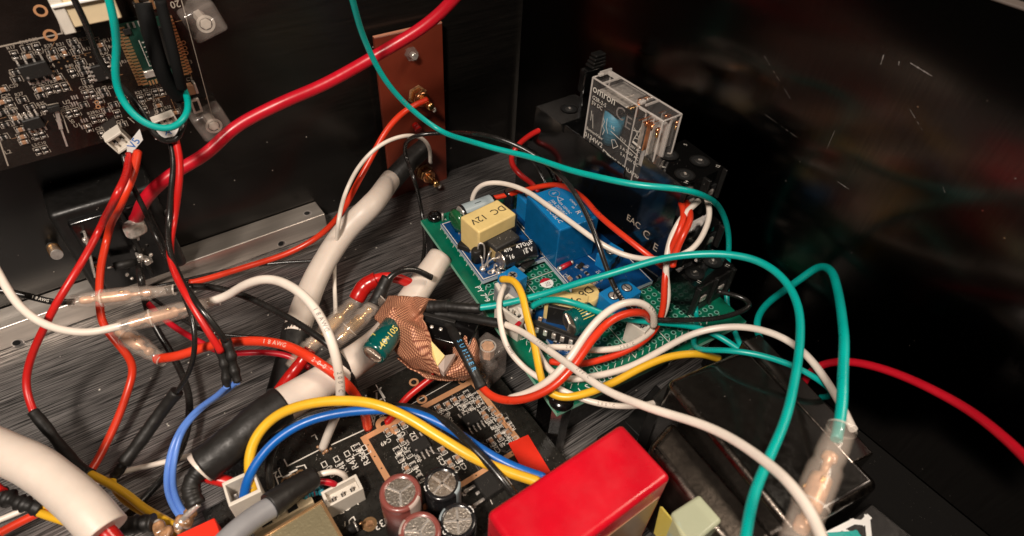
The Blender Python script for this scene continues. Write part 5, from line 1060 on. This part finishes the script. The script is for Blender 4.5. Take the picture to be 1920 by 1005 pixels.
wire('yellow_wire', [(70, 944, 2.3), (105, 952, 2.3), (150, 958, 2.2), (190, 962, 2.0)], 15, 'yellow', 'yellow lead passing behind the thick beige sleeve, upper of two', 'wire', GY)
wire('yellow_wire', [(70, 962, 2.3), (100, 973, 2.3), (140, 985, 2.2), (185, 990, 2.0)], 17, 'yellow', 'yellow lead passing behind the thick beige sleeve, lower of two', 'wire', GY)
a = M().tube(path([P(-30, 920, 2.4), P(10, 932, 2.4), P(45, 945, 2.4), P(80, 955, 2.3)]), [.17*(1+.3*lump(i, 'j')) for i in range(60)], 'shrink'); build('black_sleeve', a, None, 'lumpy black sleeve over the joint at the lower left edge', 'cable sleeve')
a = M().tube(path([P(-10, 912, 2.5), P(4, 924, 2.5)]), .12, 'red'); build('red_wire', a, None, 'short red wire end at the lower left edge', 'wire', GR_)
# black rubber bend and soldered lug at the lower left
t = thing('soldered_lug', P(350, 970, 1), 'soldered terminal lug with rubber boots at the lower left of the black board', 'terminal')
build('rubber_boot', M().tube(path([P(384, 872, 2.3), P(366, 893, 2.2), P(357, 915, 2.1), P(368, 948, 1.9)]), [.22*(1+.1*lump(i, 'q')) for i in range(60)], 'shrink', 18), t)
build('rubber_boot', M().tube(path([P(205, 992, 1.7), P(230, 988, 1.7), P(262, 982, 1.7), P(288, 980, 1.7)]), [.21*(1+.1*lump(i, 'b')) for i in range(60)], 'shrink', 18), t)
a = M()
for px, py, z_, s_ in ((345, 978, 1.6, .3), (357, 962, 1.7, .22), (368, 950, 1.8, .13), (300, 992, 1.6, .28), (292, 984, 1.6, .2), (312, 1000, 1.6, .25), (335, 990, 1.5, .22)):
    q = V(P(px, py, z_)); a.box(tuple(q), (s_*1.3, s_, s_), 'flux' if s_ > .21 else 'solder', s_*.3, 3, rz=px)
a.tube(path([P(335, 985, 1.6), P(352, 965, 1.8), P(372, 945, 1.95)]), [.14, .12, .1, .1, .09, .08]+[.08]*15, 'solder'); build('solder_blob', a, t)
slabp = [Q(330, 1003, 1.8), Q(402, 970, 1.8), Q(420, 1020, 1.8), Q(350, 1060, 1.8)]
t = thing('red_relay', P(380, 1000, 1), 'bright red plastic block at the bottom edge beside the grey cable', 'component block')
slab('block_body', slabp, 1.0, 1.8, 'tape_red', .03, t, 2)
# big red jacketed lead under the black sleeve end
wire('red_wire', [(378, 893, 2.0), (402, 900, 1.9), (430, 908, 1.8), (448, 916, 1.7)], 26, 'red', 'short fat red lead pushed into the white output socket', 'wire', GR_)
# board wires, centre bottom
wire('yellow_wire', [(484, 948, 1.6), (470, 905, 2.2), (466, 860, 2.6), (480, 818, 2.9), (515, 782, 3.2), (570, 760, 3.5), (635, 750, 3.7), (700, 756, 3.8), (760, 780, 3.7), (820, 818, 3.5), (885, 858, 3.3), (950, 885, 3.1), (1010, 905, 3.0)], 21, 'yellow', 'fat yellow wire arching over the black board to the red capacitor', 'wire', GY, r=.145)
wire('blue_wire', [(456, 958, 1.7), (457, 918, 2.2), (475, 872, 2.6), (515, 825, 2.9), (570, 792, 3.1), (630, 775, 3.2), (700, 769, 3.3), (770, 772, 3.3), (840, 800, 3.2), (905, 842, 3.1), (960, 872, 3.0), (1020, 896, 2.9)], 18, 'blue', 'blue wire arching over the black board beside the yellow one', 'wire', 'blue wires', prints=[(.72, '18AWG', False)], ink='silk', r=.13)
wire('black_wire', [(508, 915, 1.6), (502, 880, 2.0), (512, 838, 2.3), (545, 800, 2.6), (600, 775, 2.8), (660, 766, 3.0), (725, 762, 3.1), (790, 770, 3.2), (840, 793, 3.3), (880, 832, 3.4), (915, 868, 3.3), (945, 905, 3.2), (965, 930, 3.0)], 15, 'black_sil', 'black wire arching over the black board under the yellow one', 'wire', GB, r=.115)
# grey cable with black sleeve
t = thing('grey_cable', P(440, 1005, 2), 'grey cable with a black sleeve rising from the bottom edge to the small white plug', 'cable')
build('jacket', M().tube(path([P(405, 1035, 3.0), P(440, 1000, 2.9), P(480, 968, 2.7), P(525, 942, 2.5)]), .26, 'grey_sil', 20), t)
build('black_sleeve', M().tube(path([P(505, 950, 2.6), P(530, 932, 2.5), P(560, 912, 2.3), P(586, 896, 2.1)]), [.32-.0015*i for i in range(31)], 'shrink', 20), t)
# green board wires
wire('teal_wire', [(890, 578, 3.3), (930, 573, 3.4), (985, 560, 3.7), (1045, 544, 4.1), (1120, 520, 4.7), (1200, 496, 5.2), (1280, 479, 5.7), (1355, 476, 6.0), (1420, 488, 6.2), (1468, 520, 6.3), (1494, 570, 6.3), (1500, 630, 6.3), (1492, 705, 6.4), (1472, 790, 6.5), (1442, 865, 6.6), (1414, 935, 6.8), (1395, 1030, 7.0)], 16, 'teal', 'long teal wire arching from the black sleeve over the green board to the bottom edge', 'wire', GT, r=.112,
     extra=[('black_sleeve', [(805, 575, 3.0), (835, 574, 3.2), (868, 577, 3.3), (900, 579, 3.35)], 19, 'shrink', .05), ('outer_sleeve', [(800, 576, 3.0), (820, 575, 3.1), (842, 574, 3.2)], 25, 'shrink', .05)])
wire('teal_wire', [(1445, 668, 2.2), (1422, 630, 2.6), (1420, 600, 3.0), (1440, 568, 3.8), (1470, 545, 4.6), (1503, 520, 5.4), (1532, 500, 6.0), (1556, 506, 6.4), (1572, 545, 6.7), (1580, 620, 7.0), (1583, 700, 7.1), (1580, 765, 7.1), (1568, 825, 7.0)], 22, 'teal', 'teal wire looping up and down into the large connector at the right', 'wire', GT, r=.118)
wire('teal_wire', [(985, 585, 3.2), (1010, 568, 3.6), (1045, 563, 4.0), (1090, 574, 4.0), (1140, 590, 3.8), (1200, 600, 3.6), (1260, 607, 3.4), (1310, 617, 3.2), (1350, 633, 3.1), (1385, 654, 3.1), (1420, 678, 3.1)], 14, 'teal', 'teal wire crossing the green board under the arch to the transformer', 'wire', GT)
wire('teal_wire', [(1304, 552, 'y6.9'), (1306, 585, 2.5), (1305, 622, 2.9), (1300, 642, 3.2), (1314, 656, 3.8), (1368, 658, 4.4), (1430, 667, 4.6), (1492, 688, 4.6), (1535, 712, 4.5), (1560, 732, 4.3), (1554, 745, 3.8), (1538, 746, 3.4)], 13, 'teal', 'short teal wire lying over the far edge of the transformer', 'wire', GT)
wire('white_wire', [(940, 606, 3.3), (985, 625, 3.7), (1035, 662, 4.2), (1090, 702, 4.7), (1150, 738, 5.2), (1220, 766, 5.7), (1300, 790, 6.2), (1370, 823, 6.7), (1430, 862, 7.2), (1480, 905, 7.6), (1520, 960, 7.8), (1550, 1030, 8.0)], 20, 'white_sil', 'long white wire crossing from the black sleeve over the transformer to the bottom edge', 'wire', GW_, prints=[(.16, '24AWG', False), (.33, '200°C', False)], r=.105,
     extra=[('black_sleeve', [(815, 588, 2.9), (850, 592, 3.0), (900, 600, 3.2), (948, 608, 3.35)], 17, 'shrink', .05)])
wire('black_wire', [(828, 590, 2.8), (850, 625, 2.9), (868, 655, 3.0), (885, 690, 2.8), (903, 728, 2.6)], 22, 'shrink', 'black sleeved lead with pale print running beside the copper tape', 'wire', GB, prints=[(.5, 'SUHNER', False)], ink='label_blue', wob=.12, r=.17)
wire('red_wire', [(900, 722, 2.6), (918, 742, 2.7), (950, 752, 2.9), (990, 747, 3.2), (1035, 725, 3.6), (1075, 685, 4.0), (1110, 635, 4.4), (1145, 600, 4.6), (1182, 586, 4.5), (1208, 588, 4.2), (1218, 600, 3.6)], 16, 'orange_red', 'red wire of the pair looping over the green board to the white plug', 'wire', GR_, r=.125)
wire('white_wire', [(955, 748, 2.7), (990, 738, 3.1), (1032, 712, 3.6), (1070, 670, 4.1), (1100, 625, 4.5), (1130, 592, 4.8), (1165, 570, 4.9), (1200, 568, 4.7), (1222, 585, 4.3), (1224, 610, 3.6)], 15, 'white_sil', 'white wire of the pair looping over the green board to the white plug', 'wire', GW_, r=.115, prints=[(.83, '24AWG', False)])
wire('white_wire', [(1025, 652, 2.9), (1060, 650, 3.1), (1110, 656, 3.3), (1165, 652, 3.3), (1210, 632, 3.2), (1238, 605, 3.3), (1254, 560, 4.0), (1250, 505, 4.8), (1258, 450, 5.4), (1282, 405, 6.0), (1310, 376, 6.1)], 13, 'white_sil', 'white wire rising from the green board beside the red pair to the socket', 'wire', GW_, prints=[(.08, '24AWG', False), (.27, '200°C', False)])
wire('red_wire', [(1032, 678, 2.8), (1080, 684, 3.0), (1140, 670, 3.1), (1190, 650, 3.1), (1225, 625, 3.1), (1243, 585, 3.7), (1247, 530, 4.5), (1254, 480, 5.0), (1276, 430, 5.8), (1284, 400, 6.0), (1272, 368, 6.0)], 14, 'orange_red', 'red wire rising from the green board to the socket, left of its twin', 'wire', GR_)
wire('red_wire', [(1262, 500, 5.0), (1268, 475, 5.3), (1282, 440, 5.8), (1294, 410, 6.0), (1288, 380, 6.0)], 14, 'orange_red', 'short red wire at the socket terminal, right of its twin', 'wire', GR_)
wire('white_wire', [(885, 395, 3.2), (888, 362, 3.9), (905, 345, 4.3), (940, 343, 4.5), (985, 358, 4.7), (1035, 392, 4.9), (1080, 425, 4.9), (1130, 458, 4.8), (1180, 480, 4.7), (1240, 486, 5.0), (1295, 472, 5.3), (1325, 430, 5.7), (1332, 395, 5.9), (1325, 372, 6.0)], 12, 'white_sil', 'white wire arching across the blue relay to the socket terminals', 'wire', GW_)
wire('red_wire', [(922, 372, 3.3), (960, 363, 3.6), (1010, 350, 4.2), (1050, 346, 4.6), (1085, 365, 4.7), (1130, 410, 5.0), (1180, 450, 5.0), (1225, 485, 4.8), (1243, 500, 4.6)], 12, 'orange_red', 'red wire running behind the blue relay along the socket side', 'wire', GR_, prints=[(.62, '200°C', False)], ink='ink')
wire('red_wire', [(1040, 232, 5.3), (998, 250, 4.8), (965, 278, 4.0), (958, 300, 3.8), (975, 325, 3.6), (1000, 345, 3.2), (1008, 360, 3.0)], 12, 'red', 'red wire leaving the far socket terminal towards the blue relay', 'wire', GR_)
wire('black_wire', [(1044, 240, 5.1), (1005, 248, 4.8), (986, 262, 4.0), (988, 290, 3.8), (1010, 320, 3.6), (1026, 350, 3.2)], 9, 'black_sil', 'thin black wire leaving the far socket terminal', 'wire', GB)
wire('black_wire', [(775, 545, .9), (790, 500, .8), (797, 450, 1.0), (790, 385, 1.8), (775, 335, 3.2), (760, 292, 'y18'), (764, 262, 'y17.4'), (790, 252, 'y17'), (840, 250, 'y16.5'), (905, 254, 6.5), (965, 272, 6.5), (1022, 304, 6.2), (1065, 345, 6.0), (1098, 400, 5.6), (1120, 455, 5.2), (1140, 510, 4.6), (1162, 558, 4.1), (1195, 590, 3.8), (1230, 600, 3.8), (1290, 601, 3.8), (1350, 597, 3.9), (1400, 582, 4.0), (1416, 570, 4.0), (1395, 558, 4.0), (1345, 546, 4.0)], 10, 'black_sil', 'long thin black wire hooking over the bakelite board and the green board', 'wire', GB, r=.085, prints=[(.78, '200°C', False)], ink='silk')
wire('white_wire', [(808, 305, 'y18.6'), (806, 275, 'y18.2'), (785, 256, 'y17.9'), (750, 255, 'y17.6'), (712, 272, 'y17.6'), (675, 310, 'y17.6'), (648, 360, 'y17.6'), (635, 410, 3.0), (628, 470, 1.6), (627, 530, .7), (629, 590, .3)], 9, 'white_sil', 'thin white wire arching from the lower brass post to the floor', 'wire', GW_)
wire('white_wire', [(946, 535, 3.7), (936, 558, 3.7), (938, 605, 3.5), (950, 650, 3.2), (985, 690, 3.0), (1035, 722, 3.0), (1090, 746, 3.0), (1150, 760, 3.0), (1215, 758, 2.8), (1260, 740, 2.6)], 13, 'white_sil', 'white wire hanging from the grey plug past the near corner screw', 'wire', GW_, prints=[(.28, 'AWG', False), (.68, '200°C', False)])
wire('white_wire', [(968, 560, 3.3), (985, 600, 3.2), (1000, 645, 3.0), (1025, 690, 2.9), (1060, 712, 2.9), (1110, 706, 3.0), (1180, 688, 3.1), (1240, 655, 3.3), (1300, 625, 3.6), (1370, 611, 4.0), (1435, 620, 4.4), (1495, 652, 4.6), (1545, 705, 4.8), (1580, 760, 5.0), (1600, 805, 5.0)], 14, 'white_sil', 'white wire skirting the near edge of the green board and passing behind the transformer', 'wire', GW_, r=.11)
wire('yellow_wire', [(940, 524, 3.8), (962, 524, 4.0), (978, 548, 4.0), (988, 592, 3.8), (1002, 645, 3.5), (1010, 690, 3.3), (1022, 728, 3.2), (1048, 744, 3.2), (1085, 741, 3.3), (1140, 722, 3.4), (1200, 690, 3.5), (1255, 668, 3.6), (1305, 662, 3.6), (1348, 672, 3.0)], 14, 'yellow', 'yellow wire curling round the near corner of the green board', 'wire', GY, r=.12)
# red loop of the gold connectors
wire('red_wire', [(672, 556, 2.6), (685, 534, 2.8), (705, 522, 3.0), (735, 520, 2.9), (765, 530, 2.6), (800, 548, 2.2)], 22, 'red', 'red lead with its boot on the left gold connector', 'wire', GR_, extra=[('red_boot', [(668, 562, 2.55), (684, 536, 2.85), (706, 524, 3.0)], 30, 'shrink_red', .04)])
wire('black_wire', [(708, 560, 2.9), (722, 530, 3.2), (740, 510, 3.4), (775, 504, 3.3), (810, 520, 2.9)], 14, 'black_sil', 'black lead with its boot on the right gold connector', 'wire', GB, extra=[('black_boot', [(700, 572, 2.8), (715, 545, 3.0), (727, 520, 3.3)], 24, 'shrink', .05)])
wire('red_wire', [(582, 655, 2.3), (560, 684, 2.1), (535, 715, 1.9), (520, 738, 1.8)], 26, 'shrink_red', 'fat red boot hanging from the lower gold connector', 'cable boot', GR_, wob=.04)
wire('red_wire', [(815, 705, 1.9), (785, 728, 1.7), (760, 748, 1.5), (738, 775, 1.2), (722, 792, 1.02)], 15, 'red', 'red wire from under the copper tape to the black board ring', 'wire', GR_)
# red cable at the right
wire('red_wire', [(1508, 718, 3.4), (1520, 698, 3.8), (1548, 682, 4.2), (1590, 678, 4.6), (1650, 690, 5.0), (1720, 716, 5.4), (1790, 752, 5.8), (1850, 792, 6.2), (1900, 835, 6.5), (1950, 885, 6.8)], 19, 'crimson', 'crimson cable leaving past the side wall at the right edge', 'cable', GR_)
# dust lying on the floor
a = M()
for _ in range(170):
    x, y = random.uniform(-6, 14), random.uniform(5, 19.3); s_ = random.uniform(.012, .04); z_ = .004
    n_ = random.randint(4, 6); a.add([(x+s_*math.cos(k*6.28/n_)*random.uniform(.6, 1.2), y+s_*math.sin(k*6.28/n_)*random.uniform(.6, 1.2), z_) for k in range(n_)], [list(range(n_))], 'silk')
build('floor_dust', a, None, 'pale dust specks scattered over the brushed floor', 'dust', kind='stuff')
